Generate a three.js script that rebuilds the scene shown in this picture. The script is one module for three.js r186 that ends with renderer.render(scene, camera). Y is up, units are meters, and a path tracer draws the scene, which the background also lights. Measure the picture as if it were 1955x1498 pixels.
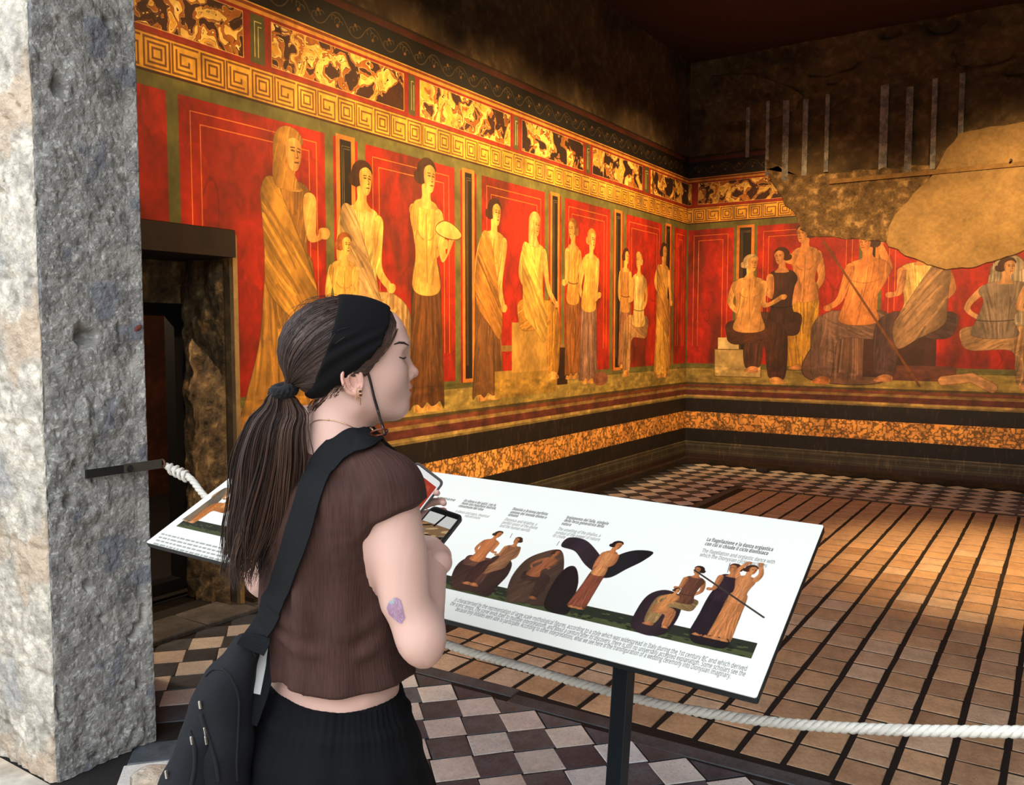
import * as THREE from 'three';
import { mergeGeometries, mergeVertices } from 'three/addons/utils/BufferGeometryUtils.js';
import { RoundedBoxGeometry } from 'three/addons/geometries/RoundedBoxGeometry.js';

// ---------------------------------------------------------------- camera, sky, exposure
const scene = new THREE.Scene();
const renderer = new THREE.WebGLRenderer({ antialias: true });
renderer.toneMapping = THREE.LinearToneMapping;
renderer.toneMappingExposure = 1.0;
renderer.shadowMap.enabled = true;

const FOCAL = 1614, CX = 977.5, CY = 749, EYE = 1.55;
const PITCH = Math.atan(113 / FOCAL), YAW = 33.4 * Math.PI / 180;
const camera = new THREE.PerspectiveCamera(2 * Math.atan(749 / FOCAL) * 180 / Math.PI, 1955 / 1498, 0.05, 100);
camera.rotation.set(-PITCH, YAW, 0, 'YXZ');
camera.position.set(0, EYE, 0);

scene.background = new THREE.Color(0.90, 0.975, 1.05);          // overcast daylight in front of the portico
scene.backgroundIntensity = 4.4;

// pixel of the photograph -> point on a plane, or at a horizontal distance along the view
const HF = new THREE.Vector3(-Math.sin(YAW), 0, -Math.cos(YAW));     // horizontal view direction
const HR = new THREE.Vector3(Math.cos(YAW), 0, -Math.sin(YAW));      // to the right of it
const FW = HF.clone().multiplyScalar(Math.cos(PITCH)).add(new THREE.Vector3(0, -Math.sin(PITCH), 0));
const UPV = new THREE.Vector3().crossVectors(HR, FW);
const CAM = new THREE.Vector3(0, EYE, 0);
const V3 = (x, y, z) => new THREE.Vector3(x, y, z);
const ray = (x, y) => FW.clone().addScaledVector(HR, (x - CX) / FOCAL).addScaledVector(UPV, -(y - CY) / FOCAL);
const onPlane = (x, y, axis, value) => { const d = ray(x, y); return CAM.clone().addScaledVector(d, (value - CAM[axis]) / d[axis]); };
const atDepth = (x, y, h) => { const d = ray(x, y); return CAM.clone().addScaledVector(d, h / d.dot(HF)); };

// ---------------------------------------------------------------- helpers
const hash = (x, y, s) => { let h = Math.imul(x | 0, 374761393) ^ Math.imul(y | 0, 668265263) ^ Math.imul(s | 0, 2246822519); h = Math.imul(h ^ (h >>> 13), 1274126177); return ((h ^ (h >>> 16)) >>> 0) / 4294967296; };
function vnoise(x, y, s = 0) {
  const ix = Math.floor(x), iy = Math.floor(y); let fx = x - ix, fy = y - iy;
  fx = fx * fx * (3 - 2 * fx); fy = fy * fy * (3 - 2 * fy);
  const a = hash(ix, iy, s), b = hash(ix + 1, iy, s), c = hash(ix, iy + 1, s), d = hash(ix + 1, iy + 1, s);
  return a + (b - a) * fx + (c - a) * fy + (a - b - c + d) * fx * fy;
}
function fbm(x, y, o = 4, s = 0) { let v = 0, a = 0.5, t = 0; for (let i = 0; i < o; i++) { v += a * vnoise(x, y, s + i * 17); t += a; a *= 0.5; x = x * 2.03 + 11.3; y = y * 2.03 + 5.7; } return v / t; }
function vnoise3(x, y, z, s = 0) { const iz = Math.floor(z); let f = z - iz; f = f * f * (3 - 2 * f); return vnoise(x + iz * 37.1, y + iz * 17.3, s) * (1 - f) + vnoise(x + (iz + 1) * 37.1, y + (iz + 1) * 17.3, s) * f; }
let seedState = 12345;
const rnd = () => { seedState = (Math.imul(seedState, 1664525) + 1013904223) >>> 0; return seedState / 4294967296; };
const rr = (a, b) => a + (b - a) * rnd();
const smooth = (a, b, x) => { const t = Math.min(1, Math.max(0, (x - a) / (b - a))); return t * t * (3 - 2 * t); };
const lerp = (a, b, t) => a + (b - a) * t;
function table(pts) { return (x) => { if (x <= pts[0][0]) return pts[0][1]; for (let i = 1; i < pts.length; i++) if (x <= pts[i][0]) { const t = (x - pts[i - 1][0]) / (pts[i][0] - pts[i - 1][0]); return lerp(pts[i - 1][1], pts[i][1], t * t * (3 - 2 * t)); } return pts[pts.length - 1][1]; }; }
const used = new Map();
const numbered = (n) => { const k = used.get(n) || 0; used.set(n, k + 1); return k ? n + '_' + String(k).padStart(3, '0') : n; };
function mesh(name, geo, mat, parent) { const m = new THREE.Mesh(geo, mat); m.name = parent ? name : numbered(name); m.castShadow = m.receiveShadow = true; (parent || scene).add(m); return m; }
function group(name) { const g = new THREE.Group(); g.name = numbered(name); scene.add(g); return g; }
function tag(o, label, category, grp) { o.userData.label = label; o.userData.category = category; if (grp) o.userData.group = grp; return o; }
function structure(o, label) { o.userData.kind = 'structure'; if (label) o.userData.label = label; return o; }
const box = (x0, x1, y0, y1, z0, z1) => new THREE.BoxGeometry(x1 - x0, y1 - y0, z1 - z0).translate((x0 + x1) / 2, (y0 + y1) / 2, (z0 + z1) / 2);
const flat = (g) => { const n = g.index ? g.toNonIndexed() : g; for (const k of Object.keys(n.attributes)) if (!['position', 'normal', 'uv'].includes(k)) n.deleteAttribute(k); return n; };
const merge = (list) => mergeGeometries(list.map(flat));
function canvas(w, h) { const c = document.createElement('canvas'); c.width = w; c.height = h; return c; }
function texOf(c, srgb = true) { const t = new THREE.CanvasTexture(c); if (srgb) t.colorSpace = THREE.SRGBColorSpace; t.wrapS = t.wrapT = THREE.RepeatWrapping; return t; }
// a computed texture: f(u, v) in pixels -> [r, g, b] 0..255
function pixelTex(w, h, f, srgb = true) {
  const d = new Uint8Array(w * h * 4);
  for (let y = 0; y < h; y++) for (let x = 0; x < w; x++) { const c = f(x, y), i = (y * w + x) * 4; d[i] = Math.max(0, Math.min(255, c[0])); d[i + 1] = Math.max(0, Math.min(255, c[1])); d[i + 2] = Math.max(0, Math.min(255, c[2])); d[i + 3] = 255; }
  const t = new THREE.DataTexture(d, w, h); t.magFilter = THREE.LinearFilter; t.wrapS = t.wrapT = THREE.RepeatWrapping; if (srgb) t.colorSpace = THREE.SRGBColorSpace; t.needsUpdate = true; return t;
}
// noise that repeats every n cells
const tnoise = (x, y, n, s) => { const ix = Math.floor(x), iy = Math.floor(y); let fx = x - ix, fy = y - iy; fx = fx * fx * (3 - 2 * fx); fy = fy * fy * (3 - 2 * fy); const w = (k) => ((k % n) + n) % n; const a = hash(w(ix), w(iy), s), b = hash(w(ix + 1), w(iy), s), c = hash(w(ix), w(iy + 1), s), d = hash(w(ix + 1), w(iy + 1), s); return a + (b - a) * fx + (c - a) * fy + (a - b - c + d) * fx * fy; };
const tfbm = (u, v, n, o, s) => { let r = 0, a = 0.5, t = 0; for (let i = 0; i < o; i++) { r += a * tnoise(u * n, v * n, n, s + i); t += a; a *= 0.55; n *= 2; } return r / t; };
const grainBump = pixelTex(512, 512, (x, y) => { const n = tfbm(x / 512, y / 512, 8, 6, 3) * 255; return [n, n, n]; }, false);
const fineBump = pixelTex(512, 512, (x, y) => { const n = tfbm(x / 512, y / 512, 48, 3, 9) * 255; return [n, n, n]; }, false);
const scaled = (t, r, q = r) => { const c = t.clone(); c.repeat.set(r, q); c.needsUpdate = true; return c; };
const std = (o) => new THREE.MeshStandardMaterial({ roughness: 0.85, ...o });
// planar uv in metres from positions
function uvPlanar(g, fu, fv) { const p = g.attributes.position, uv = new Float32Array(p.count * 2); for (let i = 0; i < p.count; i++) { uv[2 * i] = fu(p.getX(i), p.getY(i), p.getZ(i)); uv[2 * i + 1] = fv(p.getX(i), p.getY(i), p.getZ(i)); } g.setAttribute('uv', new THREE.BufferAttribute(uv, 2)); return g; }
// box mapping in metres
function uvBox(g) { const n = g.attributes.normal; const p = g.attributes.position, uv = new Float32Array(p.count * 2); for (let i = 0; i < p.count; i++) { const ax = Math.abs(n.getX(i)), ay = Math.abs(n.getY(i)), az = Math.abs(n.getZ(i)); let a, b; if (ax >= ay && ax >= az) { a = p.getZ(i); b = p.getY(i); } else if (ay >= az) { a = p.getX(i); b = p.getZ(i); } else { a = p.getX(i); b = p.getY(i); } uv[2 * i] = a; uv[2 * i + 1] = b; } g.setAttribute('uv', new THREE.BufferAttribute(uv, 2)); return g; }
// naive surface nets: meshes the zero set of a signed distance function
function surfaceNets(sdf, lo, hi, cell, opt = {}) {
  const nx = Math.ceil((hi.x - lo.x) / cell) + 1, ny = Math.ceil((hi.y - lo.y) / cell) + 1, nz = Math.ceil((hi.z - lo.z) / cell) + 1;
  const v = new Float32Array(nx * ny * nz), at = (i, j, k) => (k * ny + j) * nx + i;
  for (let k = 0; k < nz; k++) for (let j = 0; j < ny; j++) for (let i = 0; i < nx; i++) v[at(i, j, k)] = sdf(lo.x + i * cell, lo.y + j * cell, lo.z + k * cell);
  const id = new Int32Array(nx * ny * nz).fill(-1), pos = [], idx = [];
  for (let k = 0; k < nz - 1; k++) for (let j = 0; j < ny - 1; j++) for (let i = 0; i < nx - 1; i++) {
    let n = 0, x = 0, y = 0, z = 0, inside = 0;
    const c = []; for (let q = 0; q < 8; q++) { const s = v[at(i + (q & 1), j + ((q >> 1) & 1), k + (q >> 2))]; c.push(s); if (s < 0) inside++; }
    if (!inside || inside === 8) continue;
    for (let a = 0; a < 8; a++) for (const b of [1, 2, 4]) { if (a & b) continue; const e = a | b, s0 = c[a], s1 = c[e]; if ((s0 < 0) === (s1 < 0)) continue; const t = s0 / (s0 - s1); x += (a & 1) + (b === 1 ? t : 0); y += ((a >> 1) & 1) + (b === 2 ? t : 0); z += (a >> 2) + (b === 4 ? t : 0); n++; }
    id[at(i, j, k)] = pos.length / 3; pos.push(lo.x + (i + x / n) * cell, lo.y + (j + y / n) * cell, lo.z + (k + z / n) * cell);
  }
  for (let k = 1; k < nz - 1; k++) for (let j = 1; j < ny - 1; j++) for (let i = 1; i < nx - 1; i++) {
    const s = v[at(i, j, k)] < 0;
    const quad = (o, a, b, c, d) => { if (a < 0 || b < 0 || c < 0 || d < 0) return; if (o) idx.push(a, b, c, a, c, d); else idx.push(a, c, b, a, d, c); };
    if (s !== (v[at(i + 1, j, k)] < 0)) quad(s, id[at(i, j - 1, k - 1)], id[at(i, j, k - 1)], id[at(i, j, k)], id[at(i, j - 1, k)]);
    if (s !== (v[at(i, j + 1, k)] < 0)) quad(s, id[at(i - 1, j, k - 1)], id[at(i - 1, j, k)], id[at(i, j, k)], id[at(i, j, k - 1)]);
    if (s !== (v[at(i, j, k + 1)] < 0)) quad(s, id[at(i - 1, j - 1, k)], id[at(i, j - 1, k)], id[at(i, j, k)], id[at(i - 1, j, k)]);
  }
  const g = new THREE.BufferGeometry(); g.setAttribute('position', new THREE.Float32BufferAttribute(pos, 3)); g.setIndex(idx); g.computeVertexNormals();
  if (opt.uv) { const uv = []; for (let i = 0; i < pos.length; i += 3) uv.push(...opt.uv(pos[i], pos[i + 1], pos[i + 2])); g.setAttribute('uv', new THREE.Float32BufferAttribute(uv, 2)); }
  if (opt.color) { const cs = []; for (let i = 0; i < pos.length; i += 3) cs.push(...opt.color(pos[i], pos[i + 1], pos[i + 2])); g.setAttribute('color', new THREE.Float32BufferAttribute(cs, 3)); }
  return g;
}
const smin = (a, b, k) => { const h = Math.max(k - Math.abs(a - b), 0) / k; return Math.min(a, b) - h * h * k * 0.25; };
const smax = (a, b, k) => -smin(-a, -b, k);
// distance to a tapered capsule
function capsule(px, py, pz, a, b, ra, rb) { const bx = b.x - a.x, by = b.y - a.y, bz = b.z - a.z, qx = px - a.x, qy = py - a.y, qz = pz - a.z; const t = Math.min(1, Math.max(0, (qx * bx + qy * by + qz * bz) / (bx * bx + by * by + bz * bz))); return Math.hypot(qx - bx * t, qy - by * t, qz - bz * t) - (ra + (rb - ra) * t); }
function ellipsoid(x, y, z, cx, cy, cz, rx, ry, rz) { const a = (x - cx) / rx, b = (y - cy) / ry, c = (z - cz) / rz, k0 = Math.hypot(a, b, c), k1 = Math.hypot(a / rx, b / ry, c / rz); return k1 < 1e-9 ? -Math.min(rx, ry, rz) : k0 * (k0 - 1) / k1; }
// tube with a radius per point
function tube(points, radii, sides = 8, closed = true) {
  const n = points.length, pos = [], idx = [], uv = []; let nor = null, len = 0;
  for (let i = 0; i < n; i++) {
    const t = points[Math.min(n - 1, i + 1)].clone().sub(points[Math.max(0, i - 1)]).normalize();
    if (!nor) nor = Math.abs(t.y) < 0.9 ? V3(0, 1, 0) : V3(1, 0, 0);
    nor = nor.clone().addScaledVector(t, -nor.dot(t)).normalize(); const bin = new THREE.Vector3().crossVectors(t, nor), r = Array.isArray(radii) ? radii[i] : radii;
    if (i) len += points[i].distanceTo(points[i - 1]);
    for (let s = 0; s < sides; s++) { const a = s / sides * Math.PI * 2, p = points[i].clone().addScaledVector(nor, Math.cos(a) * r).addScaledVector(bin, Math.sin(a) * r); pos.push(p.x, p.y, p.z); uv.push(s / sides, len); }
  }
  for (let i = 0; i < n - 1; i++) for (let s = 0; s < sides; s++) { const a = i * sides + s, b = i * sides + (s + 1) % sides; idx.push(a, a + sides, b, b, a + sides, b + sides); }
  if (closed) for (const e of [0, n - 1]) for (let s = 1; s < sides - 1; s++) e ? idx.push(e * sides, e * sides + s + 1, e * sides + s) : idx.push(0, s, s + 1);
  const g = new THREE.BufferGeometry(); g.setAttribute('position', new THREE.Float32BufferAttribute(pos, 3)); g.setAttribute('uv', new THREE.Float32BufferAttribute(uv, 2)); g.setIndex(idx); g.computeVertexNormals(); return g;
}
const spline = (pts, n) => new THREE.CatmullRomCurve3(pts).getPoints(n);

// ---------------------------------------------------------------- the room: sizes
const XL = -3.9, XR = 1.95, ZB = -9.745, ZF = -1.87, ZO = -1.47, CEIL = 4.75, JX = -2.85, DX = 0.92, HEAD = 3.9;
const TH = 0.45;                                                   // wall thickness
const S0 = -2.5, SLEN = 3.6225, FH = 3.66;                         // fresco of the left wall starts at z = S0; two pieces

// ---------------------------------------------------------------- spot lamps under the ceiling, all above the frame
const lampBlack = std({ color: 0x141312, roughness: 0.45, metalness: 0.6 });
const lampGlow = new THREE.MeshStandardMaterial({ color: 0x000000, emissive: new THREE.Color(1, 0.62, 0.28), emissiveIntensity: 6 });
function spotLamp(pos, target, power, angle, penumbra, where) {
  const g = group('spot_lamp'); g.position.copy(pos);
  const dir = target.clone().sub(pos).normalize();
  const can = new THREE.Group(); can.name = 'head'; can.quaternion.setFromUnitVectors(V3(0, -1, 0), dir); g.add(can);
  mesh('can', new THREE.LatheGeometry([[0.0, 0.16], [0.035, 0.16], [0.05, 0.13], [0.06, 0.0], [0.054, 0.0], [0.045, 0.05], [0, 0.05]].map((q) => new THREE.Vector2(...q)), 24), lampBlack, can);
  mesh('lens', new THREE.CylinderGeometry(0.044, 0.044, 0.01, 24).translate(0, 0.045, 0), lampGlow, can);
  mesh('stem', new THREE.CylinderGeometry(0.012, 0.012, CEIL - pos.y - 0.12, 10).translate(0, 0.12 + (CEIL - pos.y - 0.12) / 2, 0), lampBlack, g);
  const l = new THREE.SpotLight(new THREE.Color(1, 0.60, 0.24), power, 0, angle, penumbra, 2);
  l.name = 'spot_light'; l.position.copy(pos).addScaledVector(dir, 0.03); l.target.position.copy(target); l.target.name = 'spot_target'; l.castShadow = true; l.shadow.radius = 2;
  scene.add(l); scene.add(l.target);
  tag(g, 'black spot lamp hung under the ceiling, aimed at ' + where, 'lamp', 'ceiling spot lamps');
}
const R = Math.PI / 180;
const wash = [[-2.75, -3.3, 32, 'the wall above the doorway'], [-4.4, -4.5, 66, 'the painted wall beside the door'], [-5.7, -5.8, 78, 'the middle of the painted wall'], [-6.8, -7.1, 64, 'the painted wall past its middle'], [-7.45, -8.5, 56, 'the painted wall near the corner']];
for (const [z, tz, p, where] of wash) spotLamp(V3(-1.2, 4.35, z), V3(-3.9, 2.2, tz), p * 1.1, 30 * R, 1, where);
spotLamp(V3(-1.9, 4.35, -6.6), V3(-2.5, 1.9, -9.74), 72, 28 * R, 1, 'the broken end wall fresco');
spotLamp(V3(0.1, 4.35, -6.7), V3(-0.4, 2.3, -9.74), 92, 26 * R, 1, 'the golden plaster patch');
spotLamp(V3(-0.2, 4.35, -6.2), V3(-0.3, 0, -6.4), 98, 21 * R, 1, 'the floor');

// ---------------------------------------------------------------- wall paintings: flat print, drawn in metres (s along the wall, y up)
const C = { red: '#901b0b', red2: '#8e1d10', green: '#5d5a2c', ochre: '#c58a2e', gold: '#d9a53f', dark: '#170f0b', cream: '#e2c07a', maroon: '#5a221d', olive: '#6d6032', skin: '#d99a4c', brown: '#5d3413' };
function meander(c, s0, s1, y0, y1) {
  c.fillStyle = '#d39b35'; c.fillRect(s0, y0, s1 - s0, y1 - y0);
  const h = (y1 - y0) * 0.78, b = y0 + (y1 - y0) * 0.11, u = h * 1.05; c.strokeStyle = '#6e431a'; c.lineWidth = h * 0.07; c.lineCap = 'butt'; c.lineJoin = 'miter';
  for (let s = s0 + 0.01, i = 0; s + u < s1 + u; s += u * 1.02, i++) {
    const P = (pts) => { c.beginPath(); pts.forEach(([a, d], k) => (k ? c.lineTo(s + a * h, b + d * h) : c.moveTo(s + a * h, b + d * h))); c.stroke(); };
    if (i % 2) { for (const e of [0.04, 0.19, 0.34]) P([[e, e], [1 - e, e], [1 - e, 1 - e], [e, 1 - e], [e, e - 0.035]]); }
    else { P([[0, 1], [0, 0.05], [0.9, 0.05], [0.9, 0.72], [0.3, 0.72], [0.3, 0.36], [0.62, 0.36], [0.62, 0.52]]); P([[0.05, 0.97], [1.0, 0.97]]); P([[0.15, 0.85], [0.15, 0.2], [0.76, 0.2]]); }
  }
  c.fillStyle = '#7b2a12'; c.fillRect(s0, y1 - 0.012, s1 - s0, 0.012); c.fillStyle = '#3a1c0c'; c.fillRect(s0, y0, s1 - s0, 0.014);
}
const warpField = (x, y, sd) => { const a = fbm(x * 1.7, y * 1.7, 3, sd), b = fbm(x * 1.7 + 9, y * 1.7 + 4, 3, sd + 5); return fbm(x * 2.4 + a * 2.6, y * 2.4 + b * 2.6, 3, sd + 9); };
// streaked stone slabs of the upper frieze, computed per pixel
function agate(c, S, H, s0, s1, y0, y1, sd, dark) {
  const m = c.getTransform(), px0 = Math.round(s0 * S + m.e), px1 = Math.round(s1 * S + m.e), py0 = Math.round(H - y1 * S), py1 = Math.round(H - y0 * S);
  const w = px1 - px0, h = py1 - py0; if (w <= 0 || h <= 0 || px1 < 0 || px0 > 2048) return;
  const im = c.getImageData(px0, py0, w, h);
  for (let j = 0; j < h; j++) for (let i = 0; i < w; i++) {
    const x = i / S * 4.2, y = j / S * 4.2, v = warpField(x, y, sd), k = (v * 9) % 1, band = Math.floor(v * 9);
    let col = band % 3 === 0 ? [222, 160, 52] : band % 3 === 1 ? [160, 92, 28] : [236, 190, 92];
    if (v < 0.42) col = dark ? [40, 20, 12] : [58, 28, 14]; else if (v < 0.46) col = [110, 56, 20];
    if (k < 0.10 && v > 0.42) col = [246, 214, 130]; else if (k > 0.9) col = [60, 26, 12];
    const o = (j * w + i) * 4; im.data[o] = col[0]; im.data[o + 1] = col[1]; im.data[o + 2] = col[2]; im.data[o + 3] = 255;
  }
  c.putImageData(im, px0, py0);
}
const limb = (c, pts, w, col, edge) => { c.lineCap = 'round'; c.lineJoin = 'round'; for (const [k, cl] of [[1.1, edge || '#7a4a1e'], [1, col]]) { c.strokeStyle = cl; c.lineWidth = w * k; c.beginPath(); pts.forEach(([x, y], i) => (i ? c.lineTo(x, y) : c.moveTo(x, y))); c.stroke(); } };
const blob = (c, pts, col, edge) => { c.beginPath(); c.moveTo(...pts[0]); for (let i = 0; i < pts.length; i++) { const a = pts[i], b = pts[(i + 1) % pts.length], z = pts[(i + 2) % pts.length]; if (i % 2 === 0) c.quadraticCurveTo(b[0], b[1], z[0], z[1]); } c.closePath(); c.fillStyle = col; c.fill(); if (edge) { c.strokeStyle = edge; c.lineWidth = 0.008; c.stroke(); } };
const poly = (c, pts, col, edge, lw = 0.007) => { const n = pts.length, mid = (a, b) => [(a[0] + b[0]) / 2, (a[1] + b[1]) / 2]; c.beginPath(); c.moveTo(...mid(pts[n - 1], pts[0])); for (let i = 0; i < n; i++) { const m = mid(pts[i], pts[(i + 1) % n]); c.quadraticCurveTo(pts[i][0], pts[i][1], m[0], m[1]); } c.closePath(); c.fillStyle = col; c.fill(); if (edge) { c.strokeStyle = edge; c.lineWidth = lw; c.stroke(); } };
function tint(hex, k) { const n = parseInt(hex.slice(1), 16), f = (v) => Math.max(0, Math.min(255, Math.round(v * k))); return `rgb(${f(n >> 16)},${f((n >> 8) & 255)},${f(n & 255)})`; }
function folds(c, x0, x1, y0, y1, spread, col, n, sd) {
  n *= 2;
  for (let i = 0; i < n; i++) {
    const t = (i + 0.5) / n + (hash(i, 3, sd) - 0.5) * 0.8 / n, xa = lerp(x0, x1, t), xb = lerp(x0 - spread, x1 + spread, t), k = hash(i, 7, sd);
    c.strokeStyle = tint(col, k < 0.55 ? 0.55 + k * 0.3 : 1.15 + k * 0.2); c.globalAlpha = 0.55; c.lineWidth = 0.006 + 0.02 * hash(i, 9, sd) ** 2; c.lineCap = 'round';
    c.beginPath(); c.moveTo(xa, y1 - (y1 - y0) * hash(i, 4, sd) * 0.25); c.bezierCurveTo(xa, lerp(y1, y0, 0.4), xb + (hash(i, 5, sd) - 0.5) * 0.06, lerp(y1, y0, 0.6), xb, y0 + (y1 - y0) * hash(i, 6, sd) * 0.12); c.stroke();
  }
  c.globalAlpha = 1;
}
const smoothPath = (c, pts) => { const n = pts.length; c.beginPath(); for (let i = 0; i < n; i++) { const p0 = pts[(i + n - 1) % n], p1 = pts[i], p2 = pts[(i + 1) % n], p3 = pts[(i + 2) % n]; if (!i) c.moveTo(...p1); c.bezierCurveTo(p1[0] + (p2[0] - p0[0]) / 6, p1[1] + (p2[1] - p0[1]) / 6, p2[0] - (p3[0] - p1[0]) / 6, p2[1] - (p3[1] - p1[1]) / 6, p2[0], p2[1]); } c.closePath(); };
// a brushed area: base tone, broad strokes, then fine strokes running along a to b
function brushed(c, pts, col, dir, n, sd, edge = 0.4) {
  let x0 = 9, x1 = -9, y0 = 9, y1 = -9; for (const [x, y] of pts) { x0 = Math.min(x0, x); x1 = Math.max(x1, x); y0 = Math.min(y0, y); y1 = Math.max(y1, y); }
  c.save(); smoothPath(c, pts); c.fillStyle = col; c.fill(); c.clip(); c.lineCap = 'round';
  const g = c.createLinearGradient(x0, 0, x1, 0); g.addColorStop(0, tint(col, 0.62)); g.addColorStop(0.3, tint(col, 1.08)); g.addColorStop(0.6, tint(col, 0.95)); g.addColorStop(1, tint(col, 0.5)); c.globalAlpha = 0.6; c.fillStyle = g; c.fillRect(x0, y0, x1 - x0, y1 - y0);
  const L = Math.hypot(x1 - x0, y1 - y0);
  for (let i = 0; i < n; i++) {
    const k = hash(i, 7, sd), px = lerp(x0, x1, hash(i, 1, sd)), py = lerp(y0, y1, hash(i, 2, sd)), len = L * (0.15 + 0.4 * hash(i, 3, sd)), bend = (hash(i, 5, sd) - 0.5) * 0.3 * len, [dx, dy] = dir(px, py);
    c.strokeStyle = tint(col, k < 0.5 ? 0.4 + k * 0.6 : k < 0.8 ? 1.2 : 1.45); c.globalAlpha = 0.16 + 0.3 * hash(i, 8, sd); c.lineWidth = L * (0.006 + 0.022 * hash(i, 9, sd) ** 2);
    c.beginPath(); c.moveTo(px - dx * len / 2, py - dy * len / 2); c.quadraticCurveTo(px + dy * bend, py - dx * bend, px + dx * len / 2, py + dy * len / 2); c.stroke();
  }
  c.restore(); c.globalAlpha = edge; c.strokeStyle = tint(col, 0.35); c.lineWidth = L * 0.006; smoothPath(c, pts); c.stroke(); c.globalAlpha = 1;
}
function arm(c, pts, w, col, sd) { // tapered from shoulder to hand
  const L = [], Rr = []; pts.forEach((p, i) => { const a = pts[Math.max(0, i - 1)], b = pts[Math.min(pts.length - 1, i + 1)], l = Math.hypot(b[0] - a[0], b[1] - a[1]) || 1, nx = -(b[1] - a[1]) / l, ny = (b[0] - a[0]) / l, k = w * lerp(0.56, 0.34, i / (pts.length - 1)); L.push([p[0] + nx * k, p[1] + ny * k]); Rr.unshift([p[0] - nx * k, p[1] - ny * k]); });
  brushed(c, [...L, ...Rr], col, () => [0.3, 0.95], 26, sd, 0.55); const e = pts[pts.length - 1]; brushed(c, [[-0.4, 0.3], [0.5, 0.4], [0.8, 0], [0.4, -0.5], [-0.4, -0.4]].map(([a, b]) => [e[0] + a * w * 0.85, e[1] + b * w * 0.85]), col, () => [1, 0], 8, sd + 3, 0.5);
}
function head(c, x, y, r, f, o, sd) {           // f: which way it looks, -1 or 1
  const sk = o.skin || C.skin, Q = (list) => list.map(([a, b]) => [x + f * a * r, y + b * r]);
  brushed(c, Q([[-0.55, -0.5], [0.25, -0.6], [0.3, -1.4], [0.75, -2.0], [-1.0, -2.0], [-0.6, -1.3]]), sk, () => [0, 1], 20, sd, 0.4);
  if (o.cowl) brushed(c, Q([[-1.1, -1.9], [-1.25, -0.4], [-1.1, 0.8], [-0.35, 1.35], [0.55, 1.2], [0.9, 0.6], [0.3, 0.2], [0.15, -0.9], [0.6, -1.9]]), o.cowl, () => [0.25, 0.97], 50, sd + 1);
  else { brushed(c, Q([[-0.75, -0.55], [-1.1, 0.0], [-0.95, 0.75], [-0.3, 1.2], [0.5, 1.12], [0.88, 0.55], [0.5, 0.3], [0.0, -0.2]]), o.hair || '#3b1e10', () => [0.8, 0.5], 40, sd + 1); brushed(c, Q([[-0.8, -0.5], [-1.3, -0.35], [-1.35, 0.15], [-0.95, 0.2]]), o.hair || '#3b1e10', () => [0.8, 0.5], 14, sd + 2); }
  brushed(c, Q([[-0.3, 0.55], [0.25, 0.82], [0.72, 0.6], [0.78, 0.2], [0.72, -0.3], [0.5, -0.85], [0.15, -0.98], [-0.2, -0.65], [-0.38, 0.0]]), sk, () => [0.1, 1], 26, sd + 4, 0.5);
  c.strokeStyle = '#43200e'; c.lineCap = 'round'; c.globalAlpha = 0.8;
  for (const [a, b, d, e, w] of [[0.0, 0.27, 0.28, 0.3, 0.07], [0.5, 0.3, 0.68, 0.25, 0.07], [0.06, 0.12, 0.24, 0.12, 0.1], [0.52, 0.12, 0.66, 0.1, 0.1], [0.42, 0.2, 0.52, -0.2, 0.05], [0.38, -0.24, 0.52, -0.24, 0.06], [0.28, -0.5, 0.54, -0.48, 0.08]]) { c.lineWidth = r * w; c.beginPath(); c.moveTo(x + f * r * a, y + r * b); c.lineTo(x + f * r * d, y + r * e); c.stroke(); }
  c.globalAlpha = 1;
}
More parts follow.
